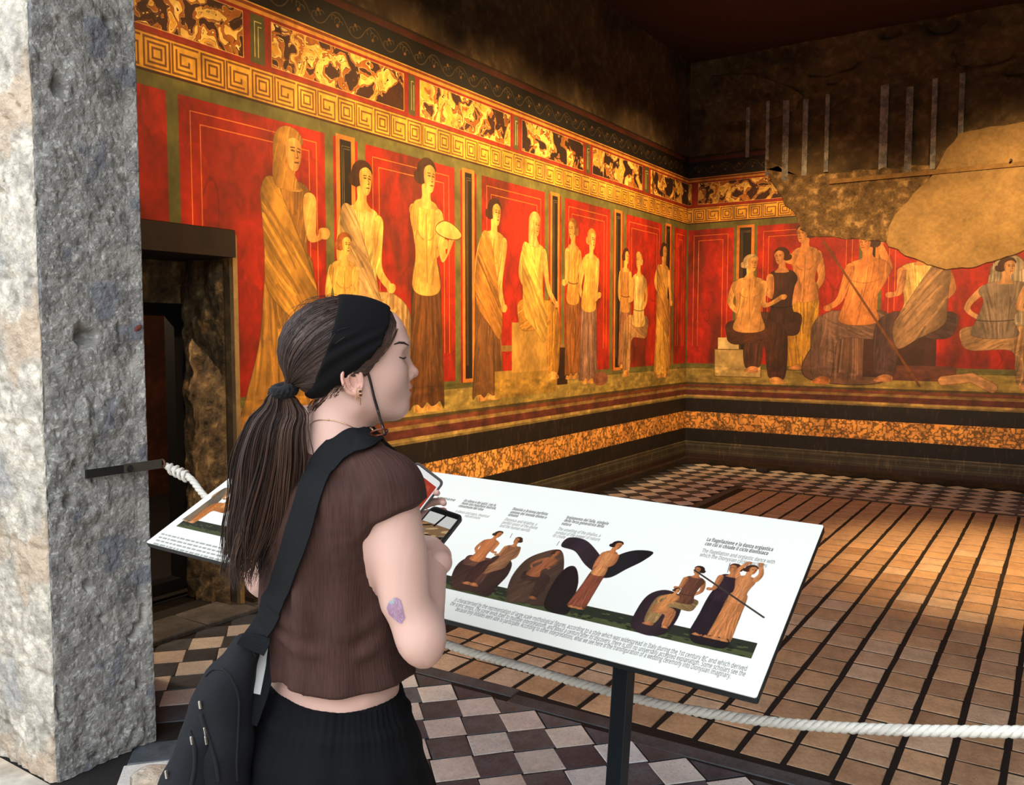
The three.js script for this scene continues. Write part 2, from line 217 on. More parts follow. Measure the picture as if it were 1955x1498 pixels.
// a plain robed figure, standing or sitting
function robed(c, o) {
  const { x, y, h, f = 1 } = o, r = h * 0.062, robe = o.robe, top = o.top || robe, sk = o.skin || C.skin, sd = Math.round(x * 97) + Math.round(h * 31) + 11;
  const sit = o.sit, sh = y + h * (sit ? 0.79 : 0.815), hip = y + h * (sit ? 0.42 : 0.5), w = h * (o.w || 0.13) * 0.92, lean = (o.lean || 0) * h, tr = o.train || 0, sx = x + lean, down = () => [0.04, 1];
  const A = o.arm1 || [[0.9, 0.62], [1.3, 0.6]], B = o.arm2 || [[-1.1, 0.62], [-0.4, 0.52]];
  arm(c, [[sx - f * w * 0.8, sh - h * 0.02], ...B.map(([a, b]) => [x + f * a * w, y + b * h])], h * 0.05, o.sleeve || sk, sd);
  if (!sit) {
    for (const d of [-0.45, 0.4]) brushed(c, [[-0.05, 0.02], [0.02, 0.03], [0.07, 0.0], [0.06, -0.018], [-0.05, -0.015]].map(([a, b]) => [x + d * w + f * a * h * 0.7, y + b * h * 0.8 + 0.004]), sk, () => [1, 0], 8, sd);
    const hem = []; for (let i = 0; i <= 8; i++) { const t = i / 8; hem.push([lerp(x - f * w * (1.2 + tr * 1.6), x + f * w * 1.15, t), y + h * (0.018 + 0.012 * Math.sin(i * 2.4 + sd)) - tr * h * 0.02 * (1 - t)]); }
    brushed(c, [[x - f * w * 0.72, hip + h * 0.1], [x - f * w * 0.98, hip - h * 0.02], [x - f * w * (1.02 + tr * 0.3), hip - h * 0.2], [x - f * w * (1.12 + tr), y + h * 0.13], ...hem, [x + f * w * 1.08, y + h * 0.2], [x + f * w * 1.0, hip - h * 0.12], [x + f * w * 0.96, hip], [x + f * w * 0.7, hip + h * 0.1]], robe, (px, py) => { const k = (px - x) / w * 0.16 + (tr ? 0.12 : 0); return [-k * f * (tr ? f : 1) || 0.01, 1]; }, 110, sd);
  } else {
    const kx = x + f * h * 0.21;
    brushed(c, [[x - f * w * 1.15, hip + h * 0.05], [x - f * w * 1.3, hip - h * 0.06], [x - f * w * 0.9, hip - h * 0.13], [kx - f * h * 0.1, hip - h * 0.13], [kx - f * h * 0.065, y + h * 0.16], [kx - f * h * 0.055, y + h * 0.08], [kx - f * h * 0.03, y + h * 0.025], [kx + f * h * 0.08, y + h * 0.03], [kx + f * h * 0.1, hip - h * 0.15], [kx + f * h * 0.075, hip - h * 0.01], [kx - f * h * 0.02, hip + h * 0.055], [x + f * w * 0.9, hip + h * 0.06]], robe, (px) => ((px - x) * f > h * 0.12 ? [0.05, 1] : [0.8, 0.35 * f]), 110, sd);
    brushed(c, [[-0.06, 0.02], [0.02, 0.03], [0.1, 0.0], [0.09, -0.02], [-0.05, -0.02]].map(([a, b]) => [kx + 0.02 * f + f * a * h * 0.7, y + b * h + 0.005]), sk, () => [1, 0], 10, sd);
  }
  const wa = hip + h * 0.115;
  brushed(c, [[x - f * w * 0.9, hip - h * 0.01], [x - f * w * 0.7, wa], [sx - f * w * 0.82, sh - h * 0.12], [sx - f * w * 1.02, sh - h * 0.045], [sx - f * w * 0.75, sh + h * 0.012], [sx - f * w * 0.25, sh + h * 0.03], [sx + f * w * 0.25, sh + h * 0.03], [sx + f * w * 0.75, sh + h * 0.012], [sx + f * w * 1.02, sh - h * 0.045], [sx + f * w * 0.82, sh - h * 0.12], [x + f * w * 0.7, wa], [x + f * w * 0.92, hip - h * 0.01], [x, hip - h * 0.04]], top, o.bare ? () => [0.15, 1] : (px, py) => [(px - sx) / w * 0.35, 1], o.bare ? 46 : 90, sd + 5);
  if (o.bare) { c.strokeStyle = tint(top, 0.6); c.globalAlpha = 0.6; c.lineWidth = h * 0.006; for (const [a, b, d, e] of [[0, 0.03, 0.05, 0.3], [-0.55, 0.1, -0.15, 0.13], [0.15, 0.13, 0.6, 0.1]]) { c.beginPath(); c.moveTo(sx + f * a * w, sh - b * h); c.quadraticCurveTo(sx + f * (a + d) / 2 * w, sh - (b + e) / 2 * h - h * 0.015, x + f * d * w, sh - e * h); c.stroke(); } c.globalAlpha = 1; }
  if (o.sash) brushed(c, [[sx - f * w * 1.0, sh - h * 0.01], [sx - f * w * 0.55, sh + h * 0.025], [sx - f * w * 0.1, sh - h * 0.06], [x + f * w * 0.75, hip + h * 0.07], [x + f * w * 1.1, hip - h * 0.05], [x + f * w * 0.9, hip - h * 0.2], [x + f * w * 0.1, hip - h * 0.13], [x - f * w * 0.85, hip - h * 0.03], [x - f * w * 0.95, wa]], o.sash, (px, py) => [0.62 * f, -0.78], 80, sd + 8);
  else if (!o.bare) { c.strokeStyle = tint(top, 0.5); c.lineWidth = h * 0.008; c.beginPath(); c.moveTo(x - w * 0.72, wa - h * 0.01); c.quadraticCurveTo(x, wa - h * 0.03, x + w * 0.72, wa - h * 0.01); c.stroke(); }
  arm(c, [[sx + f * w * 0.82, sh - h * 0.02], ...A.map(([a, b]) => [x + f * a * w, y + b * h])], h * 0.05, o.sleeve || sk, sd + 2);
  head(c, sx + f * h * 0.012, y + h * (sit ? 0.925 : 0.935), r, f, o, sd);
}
function dado(c, s0, s1) {
  const B = [[0, 0.035, '#2b1513'], [0.035, 0.1, '#33201a'], [0.1, 0.24, '#3d382b'], [0.24, 0.4, '#17120f'], [0.4, 0.606, '#b07c3e'], [0.606, 0.766, '#17120f'], [0.766, 0.785, '#7d6a3c'], [0.785, 0.81, '#a98c4e'], [0.81, 0.87, '#5a2a22'], [0.87, 0.90, '#8a6d3c'], [0.90, 0.935, '#6c3a26'], [0.935, 0.96, '#4a3c20'], [0.96, 1.13, '#8f7a3c'], [1.13, 1.17, '#59542a'], [1.17, 2.78, C.red], [2.78, 2.85, C.green]];
  for (const [a, b, k] of B) { c.fillStyle = k; c.fillRect(s0, a, s1 - s0, b - a); }
  for (const [y, k] of [[0.13, '#57503a'], [0.17, '#292620'], [0.2, '#5d5640'], [0.235, '#6f684e']]) { c.fillStyle = k; c.fillRect(s0, y, s1 - s0, 0.008); }
}
function upperFrieze(c, S, H, s0, s1, cuts) {
  c.fillStyle = '#8a2412'; c.fillRect(s0, 3.05, s1 - s0, 0.3);
  cuts.forEach(([a, b], i) => { agate(c, S, H, a, b, 3.075, 3.325, 31 + i * 7, i > 2); c.strokeStyle = '#e0b25a'; c.lineWidth = 0.004; c.strokeRect(a, 3.075, b - a, 0.25); });
  cuts.forEach(([a, b], i) => { const n = cuts[i + 1]; if (!n) return; const g0 = b + 0.05, g1 = n[0] - 0.05; if (g1 - g0 < 0.05) return; c.fillStyle = '#4d4a26'; c.fillRect(g0, 3.065, g1 - g0, 0.27); c.strokeStyle = '#c9b46a'; c.lineWidth = 0.005; for (const e of [0.03, 0.055]) { c.beginPath(); c.moveTo(g0 + e, 3.10); c.lineTo(g0 + e, 3.325 - e); c.lineTo(g1 - 0.02, 3.325 - e); c.stroke(); } });
  c.fillStyle = '#c88a34'; c.fillRect(s0, 3.345, s1 - s0, 0.022); c.fillStyle = '#7b3a14'; c.fillRect(s0, 3.367, s1 - s0, 0.018); c.fillStyle = '#d09a44'; c.fillRect(s0, 3.385, s1 - s0, 0.008);
  c.fillStyle = '#0d0907'; c.fillRect(s0, 3.393, s1 - s0, 0.185); c.fillStyle = '#4a1f10'; c.fillRect(s0, 3.578, s1 - s0, 0.045); c.fillStyle = '#2c1d10'; c.fillRect(s0, 3.623, s1 - s0, 0.04);
  c.strokeStyle = '#4a3a20'; c.lineWidth = 0.007; for (let s = s0, k = 0; s < s1; s += 0.16, k++) { const up = k % 2 ? 1 : -1; c.beginPath(); c.moveTo(s, 3.485); c.bezierCurveTo(s + 0.05, 3.485 + up * 0.07, s + 0.11, 3.485 + up * 0.07, s + 0.16, 3.485); c.stroke(); for (let q = 0; q < 3; q++) { c.beginPath(); c.arc(s + 0.05 + q * 0.03, 3.485 + up * (0.015 - q * 0.012), 0.017 + 0.006 * hash(k, q, 2), 0, 4); c.stroke(); } c.fillStyle = '#7a4f24'; c.beginPath(); c.arc(s + 0.08, 3.485 - up * 0.025, 0.011, 0, 7); c.fill(); }
}
function redPanel(c, a, b) {
  c.fillStyle = C.green; c.fillRect(a - 0.07, 1.14, b - a + 0.14, 1.71); c.fillStyle = C.red; c.fillRect(a, 1.19, b - a, 1.59);
  c.strokeStyle = '#d8702a'; c.lineWidth = 0.006; for (const e of [0.07, 0.13]) { c.beginPath(); c.moveTo(a + e, 1.4); c.lineTo(a + e, 2.78 - e); c.lineTo(b - e, 2.78 - e); c.lineTo(b - e, 1.4); c.stroke(); }
}
function pilaster(c, a, b) { c.fillStyle = '#b8702a'; c.fillRect(a - 0.035, 1.17, b - a + 0.07, 1.63); c.fillStyle = C.dark; c.fillRect(a, 1.2, b - a, 1.57); c.strokeStyle = '#6b5a3a'; c.lineWidth = 0.005; for (const e of [0.018, 0.034]) { c.beginPath(); c.moveTo(a + e, 1.3); c.lineTo(a + e, 2.75 - e); c.lineTo(b - 0.01, 2.75 - e); c.stroke(); } }
// grain, stains, cracks and the mottled gold band, on the finished drawing
function weather(c, W, H, S, off, sd) {
  const im = c.getImageData(0, 0, W, H), d = im.data;
  for (let j = 0; j < H; j++) {
    const y = (H - j) / S, gold = y > 0.4 && y < 0.606, red = y > 1.17 && y < 2.8;
    for (let i = 0; i < W; i++) {
      const x = i / S + off, o = (j * W + i) * 4; let r = d[o], g = d[o + 1], b = d[o + 2];
      const n = fbm(x * 9, y * 7, 3, sd), m = fbm(x * 40, y * 30, 2, sd + 4), q = 0.66 + 0.48 * n + 0.20 * m; let k = q;
      if (red && r > 120 && g < 60) { const st = fbm(x * 5.5, y * 2.1, 4, sd + 8); if (st > 0.54) { const t = Math.min(1, (st - 0.54) * 5); r = lerp(r, 84, t * 0.75); g = lerp(g, 30, t * 0.75); b = lerp(b, 14, t * 0.7); } else if (st < 0.36) { r = Math.min(255, r * 1.14); g *= 1.15; } const p2 = Math.abs(fbm(x * 1.6, y * 0.9, 3, sd + 12) - 0.5); if (p2 < 0.0025) k *= 0.82; }
      if (gold) { const cell = fbm(x * 26, y * 26, 3, sd + 21), v = Math.abs(cell - 0.5) * 7; k *= 0.55 + 0.75 * Math.min(1, v); if (cell > 0.62) { r *= 1.1; g *= 1.05; } }
      if (!gold && y < 0.77) { const sc = fbm(x * 60, y * 12, 2, sd + 31); if (sc > 0.72) { r += 22; g += 17; b += 12; } }
      if (y > 0.77 && y < 1.17) { const st = fbm(x * 12, y * 30, 3, sd + 41); k *= 0.7 + 0.6 * st; }
      d[o] = Math.min(255, r * k); d[o + 1] = Math.min(255, g * k); d[o + 2] = Math.min(255, b * k);
    }
  }
  c.putImageData(im, 0, 0);
}
const sOf = (px) => S0 - onPlane(px, 560, 'x', XL).z;             // photograph column -> metres along the left wall
function drawLeft(c, S, H) {
  dado(c, -0.1, 7.4);
  const pil = [[sOf(650), sOf(671)], [sOf(886), sOf(899)], [sOf(1052), sOf(1062)], [sOf(1173), sOf(1182)], [sOf(1269), sOf(1276)]];
  let a = sOf(347); for (const [p, q] of pil) { redPanel(c, a, p - 0.13); a = q + 0.13; } redPanel(c, a, 7.2);
  for (const [p, q] of pil) pilaster(c, p, q);
  meander(c, -0.1, 7.4, 2.85, 3.05);
  upperFrieze(c, S, H, -0.1, 7.4, [[-0.1, sOf(472)], [sOf(525), sOf(772)], [sOf(802), sOf(972)], [sOf(994), sOf(1110)], [sOf(1128), sOf(1222)], [sOf(1238), 7.24]]);
  const s = sOf;
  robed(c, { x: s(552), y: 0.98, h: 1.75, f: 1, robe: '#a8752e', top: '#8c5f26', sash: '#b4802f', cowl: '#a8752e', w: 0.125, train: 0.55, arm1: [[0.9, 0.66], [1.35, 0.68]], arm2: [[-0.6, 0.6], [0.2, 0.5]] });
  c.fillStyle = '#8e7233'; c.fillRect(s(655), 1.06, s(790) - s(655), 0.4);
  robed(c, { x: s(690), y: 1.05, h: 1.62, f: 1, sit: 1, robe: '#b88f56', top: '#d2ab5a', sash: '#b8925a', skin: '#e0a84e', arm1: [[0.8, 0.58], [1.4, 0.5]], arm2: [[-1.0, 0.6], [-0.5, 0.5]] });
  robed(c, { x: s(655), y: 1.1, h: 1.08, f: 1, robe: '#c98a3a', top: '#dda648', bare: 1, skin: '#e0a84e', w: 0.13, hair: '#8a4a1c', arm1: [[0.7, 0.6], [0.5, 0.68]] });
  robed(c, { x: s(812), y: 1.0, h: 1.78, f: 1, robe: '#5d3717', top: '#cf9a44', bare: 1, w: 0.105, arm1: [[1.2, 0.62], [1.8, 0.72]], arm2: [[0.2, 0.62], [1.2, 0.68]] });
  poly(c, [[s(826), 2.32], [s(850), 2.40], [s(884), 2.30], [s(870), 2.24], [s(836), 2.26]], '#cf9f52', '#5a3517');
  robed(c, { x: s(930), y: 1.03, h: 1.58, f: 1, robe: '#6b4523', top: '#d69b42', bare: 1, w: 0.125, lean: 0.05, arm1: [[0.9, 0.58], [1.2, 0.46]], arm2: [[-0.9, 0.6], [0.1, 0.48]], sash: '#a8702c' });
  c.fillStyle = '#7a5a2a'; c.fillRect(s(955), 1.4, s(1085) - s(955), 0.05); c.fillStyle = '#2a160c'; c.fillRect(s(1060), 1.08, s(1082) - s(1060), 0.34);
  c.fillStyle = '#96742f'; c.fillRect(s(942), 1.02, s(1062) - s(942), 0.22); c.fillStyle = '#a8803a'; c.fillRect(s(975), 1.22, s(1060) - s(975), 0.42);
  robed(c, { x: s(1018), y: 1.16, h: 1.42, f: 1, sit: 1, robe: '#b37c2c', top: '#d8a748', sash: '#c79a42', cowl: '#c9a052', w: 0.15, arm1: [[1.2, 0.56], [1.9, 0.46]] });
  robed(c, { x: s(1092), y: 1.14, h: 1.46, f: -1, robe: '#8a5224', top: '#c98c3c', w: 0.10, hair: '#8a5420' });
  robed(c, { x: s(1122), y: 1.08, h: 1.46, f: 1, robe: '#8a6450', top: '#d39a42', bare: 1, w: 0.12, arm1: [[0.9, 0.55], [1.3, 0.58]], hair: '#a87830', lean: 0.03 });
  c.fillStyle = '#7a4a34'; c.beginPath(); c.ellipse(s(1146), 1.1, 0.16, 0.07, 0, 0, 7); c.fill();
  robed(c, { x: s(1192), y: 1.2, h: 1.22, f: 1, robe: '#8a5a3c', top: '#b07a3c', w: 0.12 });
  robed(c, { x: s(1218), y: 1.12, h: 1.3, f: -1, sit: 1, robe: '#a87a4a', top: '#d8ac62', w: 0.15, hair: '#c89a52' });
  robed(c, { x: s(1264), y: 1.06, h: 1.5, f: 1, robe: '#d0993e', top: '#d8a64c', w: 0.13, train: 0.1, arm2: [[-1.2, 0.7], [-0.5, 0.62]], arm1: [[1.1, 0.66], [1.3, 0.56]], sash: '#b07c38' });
}
function paintPiece(W, H, S, off, draw, sd) { const cv = canvas(W, H), c = cv.getContext('2d'); c.setTransform(S, 0, 0, -S, -off * S, H); draw(c, S, H); c.setTransform(1, 0, 0, 1, 0, 0); weather(c, W, H, S, off, sd); const t = texOf(cv); t.wrapS = t.wrapT = THREE.ClampToEdgeWrapping; return t; }
const FW_PX = 2048, SCL = FW_PX / SLEN, FH_PX = Math.round(FH * SCL) > 2048 ? 2048 : Math.round(FH * SCL), SY = FH_PX / FH;
const SC = 2048 / 3.66;                                            // pixels per metre of all three paintings
const frescoMat = (t, s) => std({ map: t, roughness: 0.62, bumpMap: scaled(grainBump, 2.3), bumpScale: 0.0022 });
const texL1 = paintPiece(2048, 2048, SC, 0, drawLeft, 5), texL2 = paintPiece(2048, 2048, SC, 3.66, drawLeft, 5);
const xOf = (px) => onPlane(px, 600, 'z', ZB).x - XL;
function drawBack(c, S, H) {
  dado(c, -0.1, 3.8);
  const x = xOf, pil = [[x(1410), x(1432)], [x(1650), x(1668)]];
  let a = 0.02; for (const [p, q] of pil) { redPanel(c, a, p - 0.07); a = q + 0.07; } redPanel(c, a, 3.75);
  for (const [p, q] of pil) pilaster(c, p, q);
  meander(c, -0.1, 3.8, 2.85, 3.05);
  upperFrieze(c, S, H, -0.1, 3.8, [[-0.1, x(1317)], [x(1330), x(1500)]]);
  c.fillStyle = '#b59a5e'; c.fillRect(x(1366), 1.04, x(1455) - x(1366), 0.32); c.fillStyle = '#c9b27a'; c.fillRect(x(1372), 1.36, x(1412) - x(1372), 0.14); c.strokeStyle = '#6b5528'; c.lineWidth = 0.01; c.strokeRect(x(1366), 1.04, x(1455) - x(1366), 0.32);
  robed(c, { x: x(1535), y: 1.16, h: 1.6, f: -1, robe: '#b8862a', top: '#cf8a4a', bare: 1, skin: '#cf8a4a', w: 0.11, arm1: [[0.9, 0.75], [1.9, 0.8]], hair: '#4a2412' });
  robed(c, { x: x(1492), y: 1.12, h: 1.4, f: -1, sit: 1, robe: '#4a2c22', top: '#3a221c', skin: '#c58550', w: 0.13, arm1: [[0.8, 0.6], [1.2, 0.66]] });
  robed(c, { x: x(1430), y: 1.0, h: 1.46, f: 1, sit: 1, robe: '#4a2a1c', top: '#cf9450', bare: 1, skin: '#cf9450', w: 0.15, hair: '#b89a6a', arm1: [[0.9, 0.6], [1.9, 0.66]] });
  poly(c, [[x(1520), 1.06], [x(1560), 1.5], [x(1610), 1.78], [x(1680), 1.7], [x(1740), 1.3], [x(1700), 1.0], [x(1600), 0.98]], '#6a4a3a', '#2a1812'); folds(c, x(1560), x(1700), 1.05, 1.7, 0.1, '#7a5c4a', 22, 77);
  c.fillStyle = '#3a2018'; c.fillRect(x(1650), 1.08, x(1790) - x(1650), 0.5); c.fillStyle = '#5a3226'; c.fillRect(x(1690), 1.05, x(1830) - x(1690), 0.16);
  robed(c, { x: x(1640), y: 1.02, h: 1.62, f: -1, sit: 1, robe: '#7a5a4a', top: '#c67a3e', bare: 1, skin: '#c67a3e', w: 0.15, lean: 0.05, arm1: [[0.9, 0.56], [1.5, 0.5]], arm2: [[-1.3, 0.75], [-0.8, 0.92]] });
  robed(c, { x: x(1760), y: 1.06, h: 1.5, f: -1, sit: 1, robe: '#4a3230', top: '#c9a25e', sash: '#8a6a4a', skin: '#b87a4a', w: 0.18 });
  poly(c, [[x(1880), 2.3], [x(1960), 2.35], [x(1990), 1.5], [x(1890), 1.6]], '#8c7c66', '#4a3c30'); folds(c, x(1885), x(1960), 1.6, 2.3, 0.05, '#9a8a72', 14, 55);
  robed(c, { x: x(1900), y: 1.0, h: 1.3, f: 1, sit: 1, robe: '#a07a52', top: '#7c6a58', skin: '#b8885a', w: 0.19, lean: 0.06 });
  limb(c, [[x(1570), 2.55], [x(1760), 1.0]], 0.022, '#6a3c1c'); limb(c, [[x(1805), 1.06], [x(1860), 1.1], [x(1900), 1.0]], 0.09, '#b8885a');
}
const texB = paintPiece(2048, 2048, SC, 0, drawBack, 9);

// ---------------------------------------------------------------- surfaces
const umberPlaster = pixelTex(1024, 1024, (x, y) => { const u = x / 1024, v = y / 1024, n = tfbm(u, v, 5, 6, 21), m = tfbm(u, v, 26, 3, 27), k = 0.55 + n * 0.7 + (m - 0.5) * 0.35, sp = m > 0.66 ? 9 : 0; return [96 * k + sp, 78 * k + sp, 52 * k + sp]; });
const goldPlaster = pixelTex(1024, 1024, (x, y) => { const u = x / 1024, v = y / 1024, n = tfbm(u, v, 6, 6, 41), m = tfbm(u, v, 40, 3, 47), k = 0.74 + n * 0.34 + (m - 0.5) * 0.22, l = 0; return [164 * k + l, 134 * k + l, 86 * k + l]; });
const greyPlaster = pixelTex(1024, 1024, (x, y) => { const u = x / 1024, v = y / 1024, n = tfbm(u, v, 4, 6, 61), m = tfbm(u, v, 20, 4, 67), w = tfbm(u, v, 7, 4, 73); let k = 0.60 + n * 0.5 + (m - 0.5) * 0.5 + (tfbm(u, v, 90, 2, 69) > 0.66 ? 0.22 : 0); let c = [150 * k, 147 * k, 142 * k]; if (w > 0.57) { const t = Math.min(1, (w - 0.57) * 8); c = [lerp(c[0], 176, t * 0.5), lerp(c[1], 170, t * 0.5), lerp(c[2], 160, t * 0.5)]; } if (w < 0.38) { const t = Math.min(1, (0.38 - w) * 9); c = [lerp(c[0], 96, t * 0.6), lerp(c[1], 100, t * 0.6), lerp(c[2], 112, t * 0.6)]; } return c; });
const paleStone = pixelTex(1024, 1024, (x, y) => { const u = x / 1024, v = y / 1024, n = tfbm(u, v, 5, 6, 81), m = tfbm(u, v, 30, 4, 87), w = tfbm(u, v, 3, 4, 93); const k = 0.72 + n * 0.38 + (m - 0.5) * 0.55; let c = [196 * k, 188 * k, 174 * k]; if (w > 0.58) { const t = Math.min(1, (w - 0.58) * 8); c = [lerp(c[0], 186, t * 0.6), lerp(c[1], 158, t * 0.6), lerp(c[2], 132, t * 0.6)]; } if (w < 0.36) { const t = Math.min(1, (0.36 - w) * 8); c = [lerp(c[0], 150, t * 0.5), lerp(c[1], 152, t * 0.5), lerp(c[2], 160, t * 0.5)]; } return c; });
const mortarTex = pixelTex(1024, 1024, (x, y) => { const u = x / 1024, v = y / 1024, n = tfbm(u, v, 14, 5, 141), m = tfbm(u, v, 60, 3, 147), k = 0.5 + n * 0.75 + (m - 0.5) * 0.4, l = n > 0.56 ? (n - 0.56) * 170 : 0; return [122 * k + l, 98 * k + l * 0.9, 64 * k + l * 0.6]; });
const umberMat = std({ map: scaled(umberPlaster, 0.6), bumpMap: scaled(grainBump, 1.3), bumpScale: 0.012, roughness: 0.95 });
const goldMat = std({ map: scaled(goldPlaster, 0.9), bumpMap: scaled(grainBump, 2.2), bumpScale: 0.006, roughness: 0.95 });
const greyMat = std({ map: scaled(greyPlaster, 1.1), bumpMap: scaled(grainBump, 7), bumpScale: 0.012, roughness: 0.95 });
const paleMat = std({ map: scaled(paleStone, 1.3), bumpMap: scaled(grainBump, 7), bumpScale: 0.010, roughness: 0.95 });
const woodTex = pixelTex(256, 512, (x, y) => { const n = tfbm(x / 256 * 2, y / 512 * 0.2, 12, 4, 101), k = 0.6 + n * 0.7; return [34 * k, 20 * k, 13 * k]; });
const woodMat = std({ map: woodTex, roughness: 0.7 });
const iron = std({ color: 0x17181a, roughness: 0.5, metalness: 0.55 });

// ---------------------------------------------------------------- the setting
structure(mesh('ceiling', uvBox(box(XL - TH, XR + TH, CEIL, CEIL + 0.3, ZB - TH, ZO)), std({ color: 0x3a2210, roughness: 0.9, bumpMap: fineBump, bumpScale: 0.004 })), 'dark brown timber-coloured ceiling');
// left wall with its door opening
const DZ = onPlane(441, 640, 'x', XL).z, DTOP = 2.09, DZN = DZ + 1.0;
{
  const w = structure(mesh('wall_left', uvBox(merge([box(XL - TH, XL, 0, CEIL, ZB - TH, DZ), box(XL - TH, XL, DTOP, CEIL, DZ, DZN), box(XL - TH, XL, 0, CEIL, DZN, ZF)])), umberMat), 'plastered side wall painted with red panels and robed figures');
  const quad = (z0, z1, y0, y1, s0) => uvPlanar(box(XL, XL + 0.012, y0, y1, z1, z0), (x, y, z) => (S0 - z - s0) / 3.66, (x, y) => y / 3.66);
  const z1 = S0 - 3.66, zs = S0;
  mesh('fresco', merge([quad(DZ - 0.03, z1, 0, FH - 0.02, 0), quad(zs, DZ - 0.03, DTOP + 0.03, FH - 0.02, 0)]), frescoMat(texL1), w).userData.label = 'red painted panels with a meander border, door end';
  mesh('fresco', quad(z1, ZB, 0, FH - 0.02, 3.66), frescoMat(texL2), w).userData.label = 'red painted panels with a meander border, corner end';
  mesh('plaster_edge', uvBox(merge([box(XL, XL + 0.03, 0, DTOP, DZ - 0.03, DZ)])), goldMat, w);
}
// right wall and the front wall around the opening, closing the room beside and behind the view
structure(mesh('wall_right', uvBox(box(XR, XR + TH, 0, CEIL, ZB - TH, ZO)), umberMat), 'plain brown plaster wall');
structure(mesh('wall_front', uvBox(merge([box(XL - 4.2, -3.45, 0, CEIL, ZF, ZO - 0.02), box(DX, 6.0, 0, CEIL, ZF, ZO), box(-3.45, DX, HEAD, CEIL, ZF, ZO - 0.02)])), umberMat), 'thick front wall around the wide opening');
// rough jamb of the opening: a displaced block with chipped corners, pits and stone courses
{
  const pits = [[640, 165, 0.026, 0.055], [645, 178, 0.024, 0.05], [40, 207, 0.012, 0.035], [165, 118, 0.022, 0.04], [625, 233, 0.012, 0.02], [400, 225, 0.007, 0.02], [415, 181, 0.008, 0.02], [425, 217, 0.009, 0.02], [960, 135, 0.014, 0.04], [1120, 172, 0.012, 0.03], [1180, 200, 0.01, 0.03]].map(([y, x, r, d]) => ({ p: onPlane(x, y, 'x', JX), r: r * 0.9, d: d * 0.8 }));
  const courses = [530, 810, 1050, 1300].map((y) => onPlane(95, y, 'x', JX).y);
  const rough = (a, y, sd) => (fbm(a * 5, y * 4, 3, sd) - 0.5) * 0.022 + (fbm(a * 30, y * 24, 3, sd + 3) - 0.5) * 0.014 * (1.3 - 0.6 * smooth(0.9, 2.2, y)) * (0.15 + 1.6 * smooth(0.42, 0.62, fbm(a * 3.2, y * 2.4, 3, sd + 7))) + (fbm(a * 80, y * 60, 2, sd + 9) - 0.5) * 0.008 - 0.016 * smooth(0.84, 0.92, vnoise(a * 34, y * 30, sd + 13)) * smooth(0.5, 0.7, fbm(a * 4, y * 4, 2, sd + 17));
  const H0 = 0, H1 = HEAD, ny = 440, cols = [];
  // outline round the block in plan: front face, corner, reveal, far corner, inner face
  const outline = []; const W0 = -4.3, rad = 0.035;
  for (let i = 0; i <= 90; i++) outline.push([lerp(W0, JX - rad, i / 90), ZO, 0, 1]);
  for (let i = 1; i < 6; i++) { const t = i / 6 * Math.PI / 2; outline.push([JX - rad + Math.sin(t) * rad, ZO - rad + Math.cos(t) * rad, Math.sin(t), Math.cos(t)]); }
  for (let i = 0; i <= 52; i++) outline.push([JX, lerp(ZO - rad, ZF + 0.012, i / 52), 1, 0]);
  for (let i = 1; i < 4; i++) { const t = i / 4 * Math.PI / 2; outline.push([JX - 0.012 + Math.cos(t) * 0.012, ZF + 0.012 - Math.sin(t) * 0.012, Math.cos(t), -Math.sin(t)]); }
  for (let i = 0; i <= 12; i++) outline.push([lerp(JX - 0.012, XL, i / 12), ZF, 0, -1]);
  let len = 0; const L = outline.map((o, i) => (i ? (len += Math.hypot(o[0] - outline[i - 1][0], o[1] - outline[i - 1][1])) : 0));
  const build = (i0, i1) => {
    const pos = [], uv = [], idx = [], n = i1 - i0 + 1;
    for (let j = 0; j <= ny; j++) for (let i = i0; i <= i1; i++) {
      const o = outline[i], y = lerp(H0, H1, j / ny), a = L[i]; let d = rough(a, y, 15) * (Math.abs(o[3]) > 0.5 && o[3] < 0 ? 0.2 : 1) - 0.012;
      const corner = Math.exp(-(((o[0] - JX) ** 2 + (o[1] - ZO) ** 2) / 0.004)); d -= corner * 0.03 * fbm(3, y * 4, 3, 44);
      for (const q of pits) { const e = ((o[1] - q.p.z) ** 2 + (y - q.p.y) ** 2 * 0.55 + (o[0] - q.p.x) ** 2) / (q.r * q.r); const ew = e * (0.5 + 1.3 * fbm(a * 40, y * 40, 2, 3)); if (ew < 6) d -= q.d * Math.exp(-ew * ew * 0.5); }
      for (const cy of courses) { const e = (y - cy + (fbm(a * 3, cy, 2, 5) - 0.5) * 0.06) / 0.012; d -= 0.009 * Math.exp(-e * e) * (o[3] > 0.3 ? 1 : 0.5); }
      const far = smooth(ZF + 0.05, ZF, o[1]); d *= 1 - 0.7 * far;
      pos.push(o[0] + o[2] * d, y, o[1] + o[3] * d); uv.push(a, y);
    }
    for (let j = 0; j < ny; j++) for (let i = 0; i < n - 1; i++) { const p = j * n + i; idx.push(p, p + 1, p + n, p + 1, p + n + 1, p + n); }
    const g = new THREE.BufferGeometry(); g.setAttribute('position', new THREE.Float32BufferAttribute(pos, 3)); g.setAttribute('uv', new THREE.Float32BufferAttribute(uv, 2)); g.setIndex(idx); g.computeVertexNormals(); return g;
  };
  const w = structure(mesh('wall_front', build(93, outline.length - 1), greyMat), 'rough grey plastered reveal of the wide opening');
  mesh('stone_face', build(0, 93), paleMat, w).userData.label = 'pale weathered stone front of the jamb';
  const chip = mesh('brick_fragment', new THREE.IcosahedronGeometry(0.016, 1).scale(0.5, 0.7, 1.4), std({ color: 0x6a3428 }), w); chip.position.copy(onPlane(265, 625, 'x', JX - 0.012)); chip.rotation.x = 0.6;
}
